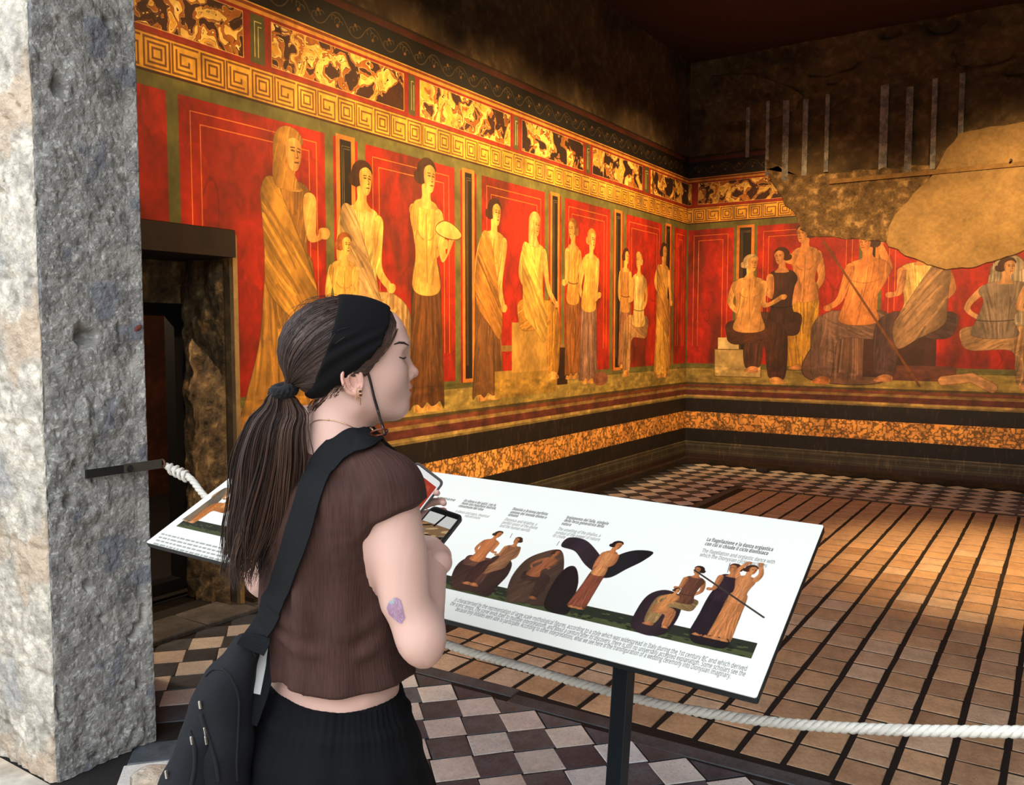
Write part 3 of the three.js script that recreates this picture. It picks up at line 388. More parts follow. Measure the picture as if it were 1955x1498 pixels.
// back wall: rough masonry, painted layer, plaster repairs
{
  const w = group('wall_back'); structure(w, 'end wall of the room, half bare masonry and half painted');
  mesh('wall_core', uvBox(box(XL - TH, XR + TH, 0, CEIL, ZB - TH, ZB - 0.06)), umberMat, w);
  const nx = 220, ny = 110, g = new THREE.PlaneGeometry(XR - XL, CEIL - 2.0, nx, ny), p = g.attributes.position;
  g.translate((XL + XR) / 2, (CEIL + 2.0) / 2, ZB - 0.02);
  const holes = [[1700, 62, 0.06], [1905, 102, 0.09], [1860, 107, 0.1], [1800, 45, 0.1], [1840, 92, 0.06], [1582, 132, 0.07], [1612, 120, 0.09], [1556, 136, 0.04], [1592, 150, 0.05], [1940, 130, 0.07]].map(([x, y, r]) => ({ q: onPlane(x, y, 'z', ZB), r }));
  for (let i = 0; i < p.count; i++) { const x = p.getX(i), y = p.getY(i); let d = (fbm(x * 5, y * 6, 4, 71) - 0.5) * 0.07 * smooth(2.6, 3.6, y) + (fbm(x * 16, y * 18, 2, 75) - 0.5) * 0.02; for (const h of holes) { const e = ((x - h.q.x) / (h.r * 1.5)) ** 2 + ((y - h.q.y) / (h.r * 0.8)) ** 2; if (e < 5) d -= 0.09 * Math.exp(-e * e); } p.setZ(i, p.getZ(i) + d); }
  uvPlanar(g, (x) => x, (x, y) => y); g.computeVertexNormals(); mesh('rubble', g, umberMat, w).userData.label = 'bare brown rubble and mortar above the painting';
  const at = (px, py) => { const q = onPlane(px, py, 'z', ZB); return [q.x, q.y]; };
  const jag = (pts, amp, step, sd) => { const out = []; for (let i = 0; i < pts.length - 1; i++) { const a = pts[i], b = pts[i + 1], n = Math.max(1, Math.round(Math.hypot(a[0] - b[0], a[1] - b[1]) / step)); for (let k = 0; k < n; k++) { const t = k / n, x = lerp(a[0], b[0], t), y = lerp(a[1], b[1], t); out.push([x + (fbm(x * 14, y * 14, 2, sd) - 0.5) * amp, y + (fbm(x * 14 + 7, y * 14, 2, sd) - 0.5) * amp]); } } out.push(pts[pts.length - 1]); return out; };
  const edge = jag([[1463, 306], [1464, 322], [1478, 350], [1497, 386], [1518, 408], [1530, 435], [1545, 449], [1600, 452], [1650, 458], [1690, 463], [1722, 482], [1770, 505], [1810, 515], [1860, 508], [1910, 495], [1955, 478], [2060, 440], [2160, 455]].map((q) => at(...q)), 0.05, 0.05, 3);
  const ext = (pts, z0, th) => { const s = new THREE.Shape(pts.map((q) => new THREE.Vector2(...q))); return uvPlanar(new THREE.ExtrudeGeometry(s, { depth: th, bevelEnabled: true, bevelThickness: 0.006, bevelSize: 0.006, bevelSegments: 1 }).translate(0, 0, z0), (x) => x, (x, y) => y); };
  const last = edge[edge.length - 1];
  const gf = ext([[XL, 0], [XR, 0], [XR, last[1]], ...edge.slice().reverse(), [edge[0][0], 3.64], [XL, 3.64]], ZB - 0.02, 0.02);
  uvPlanar(gf, (x) => (x - XL) / 3.66, (x, y) => y / 3.66); const tb = texB; tb.wrapS = tb.wrapT = THREE.MirroredRepeatWrapping;
  mesh('fresco', gf, frescoMat(tb), w).userData.label = 'broken red fresco with robed figures';
  // repairs, proud of the rubble
  const mid = jag([[1463, 322], [1485, 318], [1520, 335], [1590, 330], [1700, 322], [1790, 314]].map((q) => at(...q)), 0.04, 0.06, 8), midEnd = [at(1770, 345), at(1735, 385), at(1705, 425), at(1692, 458)];
  mesh('plaster_patch', ext([...mid, ...midEnd, ...edge.filter((q) => q[0] < at(1690, 460)[0]).reverse()], ZB - 0.035, 0.042), std({ map: scaled(mortarTex, 1.1), bumpMap: scaled(grainBump, 3), bumpScale: 0.014, roughness: 0.95 }), w).userData.label = 'mottled brown mortar patch';
  const gp = [at(1693, 462), at(1697, 436), at(1712, 410), at(1745, 372), at(1782, 334), at(1800, 300), at(1830, 256), at(1890, 244), at(1955, 234), at(2060, 214), [XR, at(2060, 214)[1]], [XR, last[1]]];
  mesh('plaster_patch', ext([...jag(gp, 0.03, 0.08, 12), ...edge.filter((q) => q[0] > at(1690, 460)[0]).reverse()], ZB - 0.03, 0.045), goldMat, w).userData.label = 'smooth golden plaster repair';
  mesh('plaster_patch', ext(jag([at(1345, 205), at(1360, 145), at(1430, 142), at(1505, 165), at(1530, 185), at(1520, 208), at(1470, 225), at(1400, 232), at(1360, 245), at(1345, 205)], 0.05, 0.06, 15), ZB - 0.03, 0.03), std({ map: scaled(umberPlaster, 0.9), bumpMap: scaled(grainBump, 2), bumpScale: 0.008 }), w).userData.label = 'dark plaster remnant near the ceiling';
  const stripMat = std({ map: scaled(greyPlaster, 1.7), roughness: 0.95 });
  for (const [px, y0, y1, wd] of [[1429, 205, 300, 7], [1467, 193, 336, 6], [1502, 192, 345, 11], [1539, 190, 335, 9], [1581, 180, 328, 7], [1690, 162, 332, 13], [1738, 166, 328, 11], [1786, 150, 322, 8], [1838, 140, 326, 8]]) {
    const a = at(px, y0), b = at(px, y1), hw = wd * 0.0031; mesh('plaster_strip', uvPlanar(box(a[0] - hw, a[0] + hw, b[1], a[1], ZB - 0.02, ZB + 0.012 + rr(0, 0.004)), (x) => x, (x, y) => y), stripMat, w);
  }
  const l0 = at(1585, 346), l1 = at(1955, 314); const led = box(l0[0], XR, (l0[1] + l1[1]) / 2 - 0.025, (l0[1] + l1[1]) / 2 + 0.02, ZB, ZB + 0.035); mesh('ledge', uvPlanar(led, (x) => x, (x, y) => y), std({ map: scaled(goldPlaster, 2), color: 0xe0d4c0 }), w).userData.label = 'thin horizontal ledge across the plaster';
  const nail = mesh('hook', new THREE.CylinderGeometry(0.012, 0.012, 0.06, 8).rotateX(Math.PI / 2), iron, w); nail.position.set(at(1931, 312)[0], (l0[1] + l1[1]) / 2 + 0.035, ZB + 0.05);
}
// low worn kerb at the foot of the walls
structure(mesh('baseboard_back', uvBox(box(XL, XR, 0, 0.05, ZB, ZB + 0.1)), std({ map: scaled(umberPlaster, 1.2), color: 0x9a8a80, roughness: 0.9 })), 'low worn kerb along the end wall');
structure(mesh('baseboard_left', uvBox(box(XL, XL + 0.08, 0, 0.045, ZB + 0.1, DZ - 0.05)), std({ map: scaled(umberPlaster, 1.2), color: 0x8a7d74, roughness: 0.9 })), 'low worn kerb along the painted wall');
// doorway in the left wall
{
  const d = group('door_1'); structure(d, 'stone doorway with a dark timber lintel and black iron door frame');
  mesh('lintel', uvBox(box(XL - TH, XL + 0.1, DTOP - 0.13, DTOP + 0.015, DZ + 0.035, DZN + 0.1)).scale(1, 1, 1), woodMat, d).userData.label = 'dark brown timber lintel';
  // rough reveal facing the viewer
  const n = 40, m = 120, g = new THREE.PlaneGeometry(0.40, DTOP - 0.13, n, m); g.translate(XL - 0.2, (DTOP - 0.13) / 2, DZ + 0.045); const p = g.attributes.position;
  for (let i = 0; i < p.count; i++) p.setZ(i, p.getZ(i) + (fbm(p.getX(i) * 12, p.getY(i) * 9, 4, 91) - 0.5) * 0.06 * smooth(XL + 0.0, XL - 0.06, p.getX(i)));
  uvPlanar(g, (x) => x, (x, y) => y); g.computeVertexNormals(); mesh('reveal', g, std({ map: scaled(mortarTex, 1.2), bumpMap: scaled(grainBump, 4), bumpScale: 0.01, roughness: 0.95 }), d).userData.label = 'rough stone reveal';
  const f0 = XL - 0.46, f1 = XL - 0.37; const fr = mesh('door_frame', merge([box(f0, f1, 0.06, 1.72, DZ + 0.03, DZ + 0.1), box(f0, f1, 1.65, 1.72, DZ + 0.1, DZN), box(f0, f1, 0.06, 0.13, DZ + 0.1, DZN)]), iron, d); fr.userData.label = 'black iron door frame';
  mesh('transom', uvBox(box(f0, f1 - 0.02, 1.72, DTOP - 0.13, DZ + 0.03, DZN)), std({ map: scaled(mortarTex, 1) }), d);
}
structure(mesh('wall_side_room', uvBox(merge([box(-7.4, -7.2, 0, 3, -6, 0.5), box(-7.4, XL - TH, 0, 3, -6.2, -6), box(-7.4, XL - TH, 0, 3, 0.3, 0.5), box(-7.4, XL - TH, 2.9, 3.1, -6.2, 0.5)])), std({ map: scaled(umberPlaster, 0.6), color: 0xd98a5a, roughness: 0.9 })), 'reddish walls of the side room behind the doorway');
{ // lamp of the side room, out of sight behind the jamb
  const g = group('ceiling_lamp'); g.position.set(-5.6, 2.78, -1.9); mesh('base', new THREE.CylinderGeometry(0.12, 0.14, 0.05, 20).translate(0, 0.085, 0), lampBlack, g); mesh('lamp_globe', new THREE.SphereGeometry(0.1, 20, 14), new THREE.MeshStandardMaterial({ color: 0, emissive: new THREE.Color(1, 0.75, 0.5), emissiveIntensity: 4 }), g);
  const l = new THREE.PointLight(new THREE.Color(1, 0.72, 0.45), 14); l.name = 'room_light'; l.position.set(-5.6, 2.6, -1.9); l.castShadow = true; scene.add(l); tag(g, 'round globe lamp under the side room ceiling', 'lamp');
}
// the portico the visitor stands in: paving; unseen roof and walls added against skylight
structure(mesh('floor_portico', uvBox(box(-14, 14, -0.06, 0, ZO, 9)), std({ map: scaled(paleStone, 0.6), roughness: 0.9 })), 'pale stone paving of the portico');
structure(mesh('ceiling_added_shade', uvBox(box(-9, 6.0, 4.3, 4.5, ZO, -0.6)), std({ color: 0x4a3524, roughness: 0.9 })), 'added unseen dark roof strip, sized to limit overhead daylight');  // unseen roof strip; its height and depth are set for the daylight
structure(mesh('wall_added_side_block', uvBox(box(3.0, 3.4, 0, 4.3, ZO, 1.4)), umberMat), 'added unseen brown wall holding back sky light from the right');  // unseen wall, added to keep sky light off the jamb
structure(mesh('wall_added_sky_block', uvBox(box(-14, 14, 0, 4.2, 8.6, 9)), std({ map: scaled(paleStone, 0.5), color: 0x8f8678 })), 'added unseen masonry wall blocking the low sky behind the camera');  // unseen wall, added to cut off the low sky

// ---------------------------------------------------------------- floor: mortar bed with single tiles
{
  const bed = structure(mesh('floor', uvBox(merge([box(-7.3, XR + TH, -0.1, -0.0025, ZB - TH, ZO), box(-7.3, XL - TH, -0.01, 0.012, -6, 0.4)])), std({ map: scaled(umberPlaster, 1.5), color: 0x342c28, roughness: 0.85, bumpMap: scaled(grainBump, 4), bumpScale: 0.004 })), 'tiled floor with dark mortar joints');
  const inView = (x, z) => { const d = V3(x, 0, z).sub(CAM), k = d.dot(FW); if (k < 0.2) return 0; const px = CX + FOCAL * d.dot(HR) / k, py = CY - FOCAL * d.dot(UPV) / k; return px > -40 && px < 1995 && py > 800 && py < 1560; };
  const tileGeo = (w, d, c = 0.003, h = 0.014, sd = 0) => { // chamfered slab, top at y = 0
    const g = new THREE.BufferGeometry(), X = w / 2, Z = d / 2, j = (k) => (hash(k, sd, 5) - 0.5) * 0.006, pos = [], idx = [];
    const ring = (e, y) => [[-X + e, -Z + e], [X - e, -Z + e], [X - e, Z - e], [-X + e, Z - e]].forEach(([x, z], k) => pos.push(x + j(k), y, z + j(k + 4)));
    ring(0, -h); ring(0, -c); ring(c, 0);
    for (let r = 0; r < 2; r++) for (let k = 0; k < 4; k++) { const a = r * 4 + k, b = r * 4 + (k + 1) % 4; idx.push(a, a + 4, b, b, a + 4, b + 4); }
    idx.push(8, 11, 9, 9, 11, 10);
    g.setAttribute('position', new THREE.Float32BufferAttribute(pos, 3)); g.setIndex(idx); const f = g.toNonIndexed(); f.computeVertexNormals(); return uvPlanar(f, (x) => x / 0.3 + sd * 0.37, (x, y, z) => z / 0.3 + sd * 0.61);
  };
  const tileTex = (base, amp, sd) => pixelTex(256, 256, (x, y) => { const n = tfbm(x / 256, y / 256, 3, 5, sd), m = tfbm(x / 256, y / 256, 24, 3, sd + 6), k = 1 + (n - 0.5) * amp + (m - 0.5) * amp * 0.8, s = m > 0.74 ? 0.82 : 1; return base.map((v) => v * k * s); });
  const terraTex = tileTex([206, 178, 148], 0.34, 201), lightTex = tileTex([222, 222, 222], 0.24, 221), darkTex = tileTex([82, 89, 96], 0.6, 241);
  const mats = (t, cols, rough, bs) => cols.map((c) => std({ map: t, color: c, roughness: rough, bumpMap: fineBump, bumpScale: bs }));
  const terraM = mats(terraTex, [0xffffff, 0xf0e6e0, 0xe2d6cc, 0xfff0e0, 0xeadccc, 0xd8c8bc], 0.55, 0.0006);
  const lightM = mats(lightTex, [0xffffff, 0xf2ece6, 0xfff4e6, 0xe6ded6, 0xf6e6da], 0.5, 0.0006), darkM = mats(darkTex, [0xffffff, 0xe8e8f0, 0xd6d2d0, 0xc8c8d2, 0xf2eeea], 0.5, 0.0008);
  function lay(name, stuffName, spots, geos, ms, most) {
    const vis = spots.filter((s) => inView(s[0], s[1])).sort((a, b) => (a[0] ** 2 + a[1] ** 2) - (b[0] ** 2 + b[1] ** 2)), keep = new Set(vis.slice(0, most)), rest = [];
    spots.forEach((s, i) => {
      const g = geos[s[3] ?? Math.floor(hash(i, 1, 3) * (geos.length - (s[4] || 0)))], y = (hash(i, 2, 7) - 0.5) * 0.0016;
      if (keep.has(s)) { const m = mesh(name, g, ms[Math.floor(hash(i, 5, 11) * ms.length)], bed); m.position.set(s[0], y, s[1]); m.rotation.set((hash(i, 8, 1) - 0.5) * 0.005, s[2] || 0, (hash(i, 9, 1) - 0.5) * 0.005); }
      else rest.push(g.clone().rotateY(s[2] || 0).translate(s[0], y, s[1]));
    });
    if (rest.length) mesh(stuffName, merge(rest), ms[1], bed).userData.kind = 'stuff';
  }
  // terracotta field
  const PX = 0.168, PZ = 0.1893, tx0 = -0.136 - 15.5 * PX + PX / 2, terra = [];
  for (let i = -1; i < 22; i++) for (let k = 0; k < 28; k++) { const x = -0.136 + PX / 2 - 15 * PX + i * PX, z = -3.09 - PZ * k + (hash(i, 3, 9) - 0.5) * 0.02; if (x < -2.70 || z < -8.22) continue; terra.push([x, z, 0]); }
  lay('terracotta_tile', 'far_terracotta_tiles', terra, [0, 1, 2, 3].map((s) => tileGeo(PX - 0.026, PZ - 0.014, 0.002, 0.014, s)), terraM, 290);
  // chequered border, laid on the diagonal
  const T = 0.2235, side = 0.1562, rot = -2.3 * R, ox = -2.226, oz = -2.79, lights = [], darks = [], triangles = [];
  for (let i = -9; i < 20; i++) for (let k = -5; k < 34; k++) for (const q of [0, 1]) {
    const a = i * T + (q ? T / 2 : 0), b = -k * T - (q ? T / 2 : 0), x = ox + a * Math.cos(rot) - b * Math.sin(rot) * 0, z = oz + b - a * Math.tan(rot) * (k < 4 ? 1 : 0);
    if (x < XL + 0.16 || x > XR - 0.1 || z > ZO - 0.12 || z < ZB + 0.2) continue;
    if (z > ZF - 0.06 && (x < JX + 0.02 || x > DX - 0.05)) continue;
    const nearEdge = -2.902 - (x - ox) * Math.tan(rot) * 1;
    const inField = z < nearEdge - 0.04 && z > -8.36 && x > -2.84;
    if (inField) continue;
    if (q && Math.abs(z - nearEdge) <= 0.04 && x > -2.84) { triangles.push([x, z, 0]); continue; }
    (q ? darks : lights).push([x, z, Math.PI / 4 - rot]);
  }
  const sq = [0, 1, 2, 3].map((s) => tileGeo(side, side, 0.004, 0.014, s + 9));
  lay('pale_tile', 'far_pale_tiles', lights, sq, lightM, 290);
  lay('slate_tile', 'far_slate_tiles', darks, sq, darkM, 290);
  const tri = (() => { const h = T / 2 - 0.004, s = new THREE.Shape([new THREE.Vector2(-h + 0.01, 0.004), new THREE.Vector2(h - 0.01, 0.004), new THREE.Vector2(0, h - 0.006)]); const g = new THREE.ExtrudeGeometry(s, { depth: 0.01, bevelEnabled: true, bevelSize: 0.002, bevelThickness: 0.003, bevelSegments: 1 }).rotateX(Math.PI / 2).translate(0, -0.003, 0); return uvPlanar(g, (x) => x / 0.3, (x, y, z) => z / 0.3); })();
  triangles.forEach((s, i) => { const m = mesh('cut_slate_tile', tri, darkM[i % 5], bed); m.position.set(s[0], 0, s[1]); m.rotation.y = -rot; });
  // dark stone band between the border and the terracotta
  const bandM = mats(darkTex, [0xd8d0cc, 0xc8c0be, 0xe0d6d0], 0.6, 0.001);
  for (let x = -2.75, i = 0; x < XR - 0.2; i++) { const len = rr(0.5, 0.9), z = -2.955 - (x + len / 2 - ox) * Math.tan(rot); const m = mesh('band_slab', tileGeo(len - 0.008, 0.085, 0.004, 0.014, i), bandM[i % 3], bed); m.position.set(x + len / 2, 0.001, z); m.rotation.y = -rot; x += len; }
  for (let z = -3.0, i = 0; z > -8.3; i++) { const len = rr(0.5, 0.9), m = mesh('band_slab', tileGeo(0.085, len - 0.008, 0.004, 0.014, i), bandM[i % 3], bed); m.position.set(-2.765, 0.001, z - len / 2); z -= len; }
  for (let x = -2.8, i = 0; x < XR - 0.2; i++) { const len = rr(0.5, 0.9), m = mesh('band_slab', tileGeo(len - 0.008, 0.085, 0.004, 0.014, i), bandM[i % 3], bed); m.position.set(x + len / 2, 0.001, -8.3); x += len; }
  // worn sill slabs in front of the doorway
  const sillM = mats(darkTex, [0xffe8d8, 0xf0dccc], 0.7, 0.001);
  for (let z = DZN, i = 0; z > DZ - 0.3; i++) { const len = 0.34, m = mesh('sill_slab', tileGeo(0.28, len - 0.01, 0.006, 0.03, i), sillM[i % 2], bed); m.position.set(XL + 0.02, 0.022, z - len / 2); z -= len; }
}
// loose stone block by the foot of the jamb
{
  const g = new THREE.IcosahedronGeometry(0.06, 3), p = g.attributes.position; for (let i = 0; i < p.count; i++) { const v = V3(p.getX(i), p.getY(i), p.getZ(i)); v.set(Math.sign(v.x) * Math.abs(v.x / 0.06) ** 0.6 * 0.07, Math.sign(v.y) * Math.abs(v.y / 0.06) ** 0.5 * 0.035, Math.sign(v.z) * Math.abs(v.z / 0.06) ** 0.6 * 0.06); const k = 1 + (vnoise3(v.x * 40, v.y * 40, v.z * 40, 4) - 0.5) * 0.25; p.setXYZ(i, v.x * k, v.y * k, v.z * k); }
  const m = mesh('stone_block', uvBox(mergeVertices(flat(g))), paleMat); m.geometry.computeVertexNormals(); const q = onPlane(292, 1487, 'y', 0.04); m.position.set(q.x, 0.036, q.z); m.rotation.y = 0.5; tag(m, 'small rough white stone on the floor by the foot of the grey jamb', 'stone');
}
{ const q = onPlane(1456, 897, 'y', 0.02), m = mesh('floor_socket', new RoundedBoxGeometry(0.13, 0.05, 0.08, 2, 0.006), std({ color: 0x2a2422, roughness: 0.7 })); m.position.set(q.x, 0.026, q.z); tag(m, 'small dark box on the chequered floor below the end wall', 'box'); }

// ---------------------------------------------------------------- information panel on its stand
{
  const BL = onPlane(278, 1035, 'z', -1.5), BR = onPlane(1445, 1333, 'z', -1.5), el = 26.4 * R;
  const ux = BR.clone().sub(BL), LEN = ux.length(); ux.normalize();
  const uz = V3(0, Math.sin(el), -Math.cos(el)); uz.addScaledVector(ux, -uz.dot(ux)).normalize(); const un = new THREE.Vector3().crossVectors(ux, uz).normalize(); // un points up to the reader
  const WID = 0.522, baseP = V3(-0.872, 0, -1.72);
  const g = group('information_panel'); g.position.copy(baseP);
  const M = new THREE.Matrix4().makeBasis(ux, uz, un).setPosition(BL.clone().sub(baseP));
  const boardPx = (px, py) => { const d = ray(px, py), t = BL.clone().sub(CAM).dot(un) / d.dot(un), q = CAM.clone().addScaledVector(d, t).sub(BL); return [q.dot(ux), q.dot(uz)]; };
  const rr4 = (w, h, r) => { const s = new THREE.Shape(); s.moveTo(r, 0); s.lineTo(w - r, 0); s.quadraticCurveTo(w, 0, w, r); s.lineTo(w, h - r); s.quadraticCurveTo(w, h, w - r, h); s.lineTo(r, h); s.quadraticCurveTo(0, h, 0, h - r); s.lineTo(0, r); s.quadraticCurveTo(0, 0, r, 0); return s; };
  const board = mesh('board', new THREE.ExtrudeGeometry(rr4(LEN, WID, 0.006), { depth: 0.014, bevelEnabled: false }).translate(0, 0, -0.016).applyMatrix4(M), std({ color: 0x14171a, roughness: 0.5 }), g); board.userData.label = 'black board edge';
  // the print
  const W = 2048, K = W / LEN, H = Math.round(WID * K), cv = canvas(W, H), c = cv.getContext('2d');
  c.fillStyle = '#dddcd4'; c.fillRect(0, 0, W, H);
  c.setTransform(K, 0, 0, -K, 0, H);
  const at = (px, py) => boardPx(px, py), gx = (px, py) => at(px, py)[0], gy0 = at(1440, 1258)[1], gy1 = at(1440, 1226)[1];
  const x0 = at(326, 1012)[0], x1 = at(1441, 1240)[0];
  c.fillStyle = '#23261a'; c.fillRect(x0, gy0, x1 - x0, gy1 - gy0); c.fillStyle = '#3d4426'; c.fillRect(x0, gy0, x1 - x0, (gy1 - gy0) * 0.35);
  for (let i = 0; i < 300; i++) { c.fillStyle = hash(i, 1, 4) > 0.5 ? '#4a4f2e' : '#14150e'; c.fillRect(x0 + hash(i, 2, 4) * (x1 - x0) * 0.99, gy0 + hash(i, 3, 4) * (gy1 - gy0) * 0.8, 0.01, 0.003); }
  c.save(); // small figure art: a plain row of robed figures
  const fig = (px, py, h, o) => { const [x] = at(px, py); c.save(); c.translate(x, gy1 - 0.012); c.scale(h / 1.6, h / 1.6); robed(c, { x: 0, y: 0, h: 1.6, ...o }); c.restore(); };
  const heap = (pts, col, sd) => { brushed(c, pts.map((q) => at(...q)), col, () => [0.5, 0.86], 60, sd); };
  fig(352, 1000, 0.21, { robe: '#6d5a44', top: '#7a6448', sash: '#5d5040', f: 1, skin: '#b0764a' });
  fig(400, 990, 0.22, { robe: '#a8622e', top: '#b8743a', sit: 1, skin: '#c08050', f: -1 });
  fig(470, 990, 0.22, { robe: '#b07a3e', top: '#8a5a34', f: 1 }); fig(560, 990, 0.22, { robe: '#6a4a34', top: '#b8844a', sash: '#8a6238', f: -1 }); fig(640, 990, 0.22, { robe: '#8a5c34', top: '#caa05a', sit: 1 }); fig(720, 1000, 0.22, { robe: '#5a3a24', top: '#a8703c', f: 1 }); fig(790, 1010, 0.2, { robe: '#a07040', top: '#5a3c2a', f: -1 });
  heap([[862, 1120], [868, 1085], [890, 1066], [915, 1078], [950, 1060], [976, 1072], [970, 1096], [950, 1118], [930, 1138], [895, 1128]], '#3a241c', 3);
  fig(868, 1118, 0.2, { robe: '#5a382a', top: '#b0663a', bare: 1, sit: 1, skin: '#b0663a', f: 1 }); fig(915, 1125, 0.19, { robe: '#3a201a', top: '#7a4a30', sit: 1, skin: '#a8683c', f: -1, sash: '#8a5a3a' });
  heap([[968, 1145], [975, 1105], [1000, 1072], [1030, 1056], [1070, 1050], [1076, 1085], [1062, 1120], [1040, 1155], [1000, 1150]], '#4a3426', 5);
  fig(985, 1140, 0.17, { robe: '#3a241c', top: '#8a4e2e', bare: 1, sit: 1, skin: '#8a4e2e', f: 1, lean: 0.1 });
  heap([[1040, 1160], [1052, 1120], [1078, 1086], [1098, 1082], [1104, 1110], [1092, 1150], [1080, 1172]], '#1c1210', 7);
  heap([[1148, 1098], [1118, 1078], [1098, 1052], [1072, 1042], [1086, 1026], [1116, 1030], [1138, 1050], [1156, 1080]], '#2a1e22', 9); heap([[1140, 1098], [1158, 1075], [1184, 1058], [1216, 1050], [1247, 1054], [1228, 1070], [1196, 1086], [1164, 1102]], '#1a1618', 11);
  fig(1096, 1163, 0.235, { robe: '#7a3e2a', top: '#c07a48', bare: 1, skin: '#b06a3e', f: 1, w: 0.09, hair: '#1c1210', arm1: [[1.0, 0.66], [0.2, 0.6]], arm2: [[-1.0, 0.64], [-0.6, 0.5]] });
  heap([[1205, 1195], [1218, 1160], [1240, 1134], [1272, 1126], [1300, 1140], [1296, 1175], [1270, 1208], [1235, 1212]], '#2a1b20', 13);
  fig(1272, 1208, 0.2, { robe: '#8a6a40', top: '#5a3424', sit: 1, skin: '#a8663c', f: -1, hair: '#24130e' }); fig(1240, 1200, 0.12, { robe: '#a8663c', top: '#b8743f', bare: 1, sit: 1, skin: '#b8743f', f: 1, lean: 0.1 });
  heap([[1318, 1218], [1336, 1170], [1360, 1128], [1388, 1108], [1410, 1120], [1402, 1170], [1390, 1232], [1350, 1232]], '#1b1114', 15);
  fig(1338, 1222, 0.225, { robe: '#20141a', top: '#2a1a20', skin: '#a8663c', f: -1, hair: '#3a1c12' }); fig(1366, 1232, 0.23, { robe: '#b06c3c', top: '#b87444', bare: 1, skin: '#b87444', f: 1, w: 0.10, arm1: [[1.2, 0.9], [0.7, 1.04]], arm2: [[-1.2, 0.9], [-0.5, 1.03]] });
  limb(c, [at(1326, 1088), at(1458, 1178)], 0.004, '#2c2c2a');
  c.restore();
  for (const [a, b] of [[[978, 1018], [974, 1026]], [[1068, 1033], [1063, 1041]], [[1394, 1074], [1389, 1092]]]) limb(c, [at(...a), at(...b)], 0.0012, '#55524c', '#55524c');
  // lettering
  c.setTransform(1, 0, 0, 1, 0, 0);
  const text = (s, px, py, w, bold, col = '#2c2c2c', end) => { const [x, y] = at(px, py), size = w; c.font = `${bold ? 'bold ' : ''}${size}px sans-serif`; c.fillStyle = col; let m = c.measureText(s).width, want = end ? (at(...end)[0] - x) * K : m; c.save(); c.translate(x * K, H - y * K); c.scale(want / m, 1); c.fillText(s, 0, 0); c.restore(); };
  text('ammone', 832, 951, 17, 1, '#4a4742');
  text('Un sileno e dei satiri, con in', 884, 957, 17, 1, '#33312e', [944, 968]); text('mano una maschera teatrale,', 880, 962, 17, 1, '#33312e', [944, 975]); text('consumano del vino', 874, 967, 17, 1, '#33312e', [920, 976]);
  text('A silenus and satyrs, theatrical', 868, 977, 17, 0, '#5a5752', [931, 989]); text('mask and consume', 886, 986, 17, 0, '#5a5752', [914, 992]);
  text('Dionisio e Arianna perfetta', 977, 973, 18, 1, '#33312e', [1044, 984]); text('unione del mondo divino e', 973, 979, 18, 1, '#33312e', [1042, 990]); text('umano', 969, 984, 18, 1, '#33312e', [988, 987]);
  text('Dionysus and Ariadne, a', 962, 993, 18, 0, '#5a5752', [1023, 1004]); text('perfect union of the divine', 957, 999, 18, 0, '#5a5752', [1024, 1011]); text('and the human worlds', 953, 1005, 18, 0, '#5a5752', [1010, 1015]);
  text('Svelamento del fallo, simbolo', 1080, 989, 18, 1, '#33312e', [1161, 1001]); text('della forza generatrice della', 1076, 995, 18, 1, '#33312e', [1152, 1007]); text('natura', 1071, 1001, 18, 1, '#33312e', [1089, 1004]);
  text('The unveiling of the phallus, a', 1064, 1011, 18, 0, '#5a5752', [1146, 1024]); text('symbol of the power of nature', 1059, 1018, 18, 0, '#5a5752', [1145, 1031]); text('to create', 1054, 1024, 18, 0, '#5a5752', [1078, 1028]);
  text('La flagellazione e la danza orgiastica', 1348, 1032, 20, 1, '#2c2a28', [1476, 1050]); text('con cui si chiude il ciclo dionisiaco', 1345, 1040, 20, 1, '#2c2a28', [1467, 1057]);
  text('The flagellation and orgiastic dance with', 1339, 1053, 20, 0, '#55524e', [1480, 1073]); text('which the Dionysian cycle concludes', 1335, 1061, 20, 0, '#55524e', [1465, 1079]);
  text('is characterised by the representation of large scale mythological figures, according to a style which was widespread in Italy during the 1st century BC and which derived', 866, 1147, 20, 0, '#3a3836', [1425, 1280]);
  text('the scenic temps. The scene lends itself to multiple interpretations, and about a century after its discovery, there is still no universally accepted explanation. Some scholars see the', 858, 1154, 20, 0, '#3a3836', [1422, 1291]);
  text('because only initiates were able to participate. According to other interpretations, what we see here is the transfiguration of a wedding ceremony into Dionysian imaginary.', 868, 1165, 20, 0, '#3a3836', [1395, 1293]);
  { // the small print at the far end is too blurred to read: broken grey lines
    for (let r = 0; r < 4; r++) { const a = at(306 - r * 5, 1020 + r * 6), e = at(800, 1130); let x = a[0]; while (x < e[0]) { const w = 0.008 + 0.022 * hash(Math.round(x * 999), r, 3); c.fillStyle = '#8f918c'; c.fillRect(x * K, H - a[1] * K - 8, w * K, 7); x += w + 0.004; } }
  }
  const tx = texOf(cv); tx.wrapS = tx.wrapT = THREE.ClampToEdgeWrapping;
  const face = new THREE.ExtrudeGeometry(rr4(LEN - 0.002, WID - 0.002, 0.006), { depth: 0.002, bevelEnabled: false }).translate(0.001, 0.001, -0.002); uvPlanar(face, (x) => x / LEN, (x, y) => y / WID);
  mesh('printed_sheet', face.applyMatrix4(M), std({ map: tx, roughness: 0.38 }), g).userData.label = 'white sheet printed with figures and captions';
  const steel = std({ color: 0x22272c, roughness: 0.42, metalness: 0.5 });
